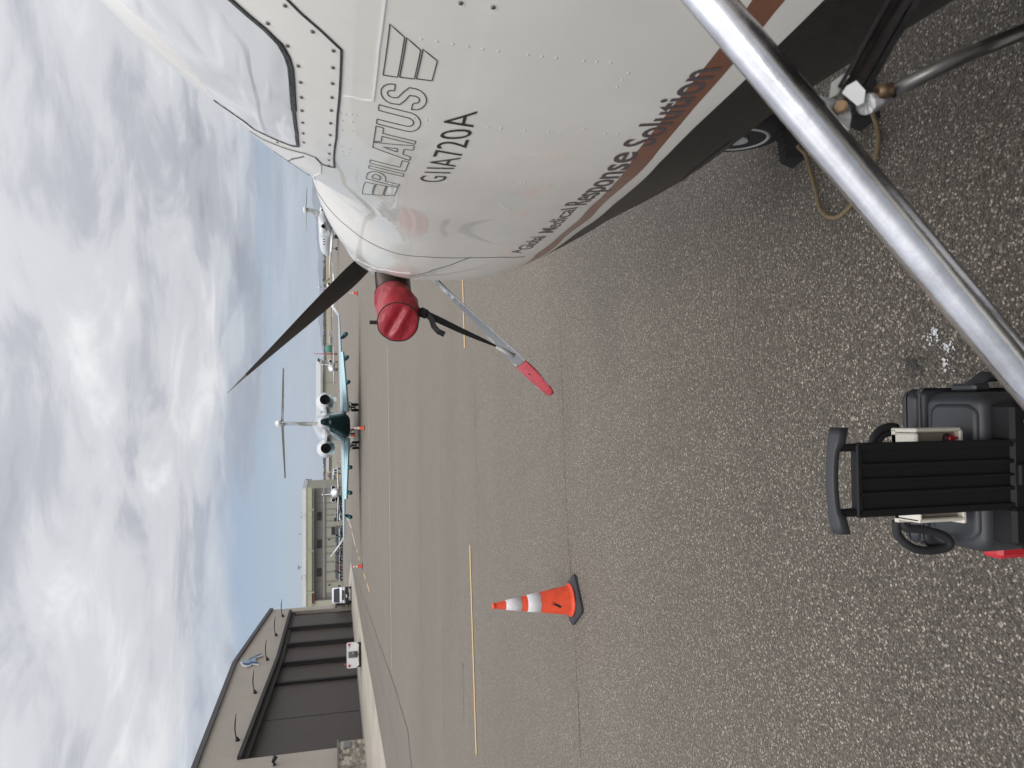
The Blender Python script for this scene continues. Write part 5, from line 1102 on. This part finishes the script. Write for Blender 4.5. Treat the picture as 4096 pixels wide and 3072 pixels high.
# trolley: panel with ribs, two rails, grip
tr = MB(); tr.box((0, -.125, .715), (.150, .016, .44), bev=.003)
for x, w_ in ((-.07, .016), (-.03, .010), (.0, .006), (.03, .010), (.07, .016)): tr.box((x, -.136, .715), (w_, .010, .44), bev=.002)
for sx in (-1, 1): tr.box((sx*.068, -.127, .948), (.016, .018, .07), bev=.003)
tr.box((0, -.132, .93), (.15, .018, .014), bev=.003); tro = tr.build('pull_handle', M['case_dark'], cs)
MB().box((0, -.152, .512), (.05, .014, .035), bev=.004).build('latch_tab', M['case_dark'], tro)
g_ = MB(); sec = []
for i in range(15):
    u = -1+2*i/14; x = u*.110; z = .988-.016*u*u; w_ = .013 if abs(u) < .62 else .018; hh = .009 if abs(u) < .62 else .014
    sec.append([Vector((x, -.127+w_*math.copysign(abs(math.cos(a))**.6, math.cos(a)), z+hh*math.copysign(abs(math.sin(a))**.6, math.sin(a))-(0 if abs(u) < .62 else .004))) for a in [k*2*PI/16 for k in range(16)]])
g_.loft(sec).build('grip', M['case'], tro)
for sx in (1,):      # side carry handle on the right, red latch on the left
    mb = MB(); mb.tube([(.19, -.01, .50), (.222, -.01, .46), (.226, -.01, .38), (.222, -.01, .30), (.19, -.01, .26)], [.018, .014, .013, .014, .018], 10, flat=(1.4, 1)); mb.box((.196, -.01, .50), (.02, .07, .05), bev=.006); mb.box((.196, -.01, .26), (.02, .07, .05), bev=.006); mb.build('side_handle', M['case'], cs)
mb = MB(); mb.box((-.212, .060, .31), (.045, .060, .13), bev=.010); mb.build('red_latch', M['red_plastic'], cs)
for sx in (-1, 1): mb = MB(); wheel(mb, (sx*.15, -.10, .035), .035, .025); mb.build('wheel', M['rubber'], cs)
# white switch box behind the handle, with its cable
sx_ = thing('switch_box', 'cream plastic switch box with a red lamp, wedged behind the raised case handle', 'control box', (CX-.002, CYY-.050, .598), R(3), None)
sx_.scale = (.94, 1, .86)
BXW = .150; mb = MB(); 
mb.box((-.005, .0, .152), (.212, .075, .012), bev=.004)               # top
mb.box((.108, 0, .085), (.010, .075, .146), bev=.003); mb.box((-.106, 0, .085), (.010, .075, .146), bev=.003); mb.box((-.005, 0, .012), (.225, .075, .012), bev=.003); mb.box((-.005, .028, .085), (.225, .012, .146))
mb.build('housing', M['boxwhite'], sx_)
fp = MB().box((-.005, -.020, .082), (.214, .006, .128)).build('faceplate', M['boxface'], sx_)
mb = MB(); text_flat(mb, 'BOX', (.046, -.0245, .126), (1, 0, 0), (0, 0, 1), .013, width=.036); text_flat(mb, 'EPI', (.064, -.0245, .066), (1, 0, 0), (0, 0, 1), .006); text_flat(mb, 'ADA', (.064, -.0245, .056), (1, 0, 0), (0, 0, 1), .006); mb.build('lettering', M['ink'], fp)
mb = MB(); mb.tube([(.086, -.022, .044), (.086, -.032, .044)], [.014, .012], 20); mb.build('bezel', M['vehicle_black'], fp); mb = MB(); mb.tube([(.086, -.032, .044), (.086, -.040, .044)], [.0105, .0085], 20); mb.build('red_lamp', M['red_gloss'], fp)
mb = MB(); mb.tube([(.062, -.022, .072), (.062, -.034, .072)], [.010, .009], 20); mb.build('key_switch', M['chrome'], fp)
mb = MB(); mb.box((.088, -.028, .022), (.006, .012, .016), bev=.002); mb.build('toggle', M['red_gloss'], fp)
MB().box((.060, -.002, .1588), (.028, .020, .0008)).build('sticker', M['cone_white'], sx_)
MB().box((.085, -.01, .006+.0), (.045, .03, .03), bev=.004).build('red_label', M['red_plastic'], sx_)
cb = thing('power_cable', 'thick black ribbed cable coiled on both sides of the switch box', 'cable', (CX, CYY-.03, .58), 0)
mb = MB()
for cx_, cz, rr, ph in ((.055, .13, .050, 0), (.050, .125, .040, .5)):
    mb.tube([Vector((cx_+rr*math.cos(a), .045+.008*math.sin(a+ph), cz+rr*math.sin(a))) for a in np.linspace(-.3, PI+.6, 18)], .0085, 10)
mb.build('cable', M['strap'], cb)
mb = MB(); pth = [(-.12, .04, .12), (-.155, .04, .115), (-.185, .03, .08), (-.190, .02, .03), (-.178, .01, -.002), (-.155, .01, .012), (-.140, .02, .06), (-.135, .03, .10), (-.12, .035, .11)]
PT_ = [Vector(p) for p in pth]; sm_ = []
for i in range(len(PT_)-1):
    p0, p1, p2, p3 = PT_[max(0, i-1)], PT_[i], PT_[i+1], PT_[min(len(PT_)-1, i+2)]
    for k in range(6): t = k/6; sm_.append(.5*((2*p1)+(p2-p0)*t+(2*p0-5*p1+4*p2-p3)*t*t+(3*p1-p0-3*p2+p3)*t**3))
mb.tube(sm_+[PT_[-1]], .0100, 14); mb.build('cable', M['strap'], cb)

# ================================================================== HAZE
hz = MB().box((0, 4550, 104), (17000, 9900, 210)).build('haze', []) if False else None
me = bpy.data.meshes.new('haze'); hb = MB().box((0, 4500, 109.5), (17600, 9380, 221)); me.from_pydata(hb.v, [], hb.f)
hm = bpy.data.materials.new('haze_air'); hm.use_nodes = True; ht = hm.node_tree; ht.nodes.clear(); ho = ht.nodes.new('ShaderNodeOutputMaterial'); hv = ht.nodes.new('ShaderNodeVolumePrincipled'); hv.inputs['Color'].default_value = (.80, .88, 1, 1); hv.inputs['Density'].default_value = 1.1e-4; hv.inputs['Anisotropy'].default_value = .0
ht.links.new(hv.outputs[0], ho.inputs['Volume']); me.materials.append(hm)
ho_ = bpy.data.objects.new('haze', me); COL.objects.link(ho_); ho_['kind'] = 'stuff'
for o in COL.objects:
    if '_w' in o: del o['_w']
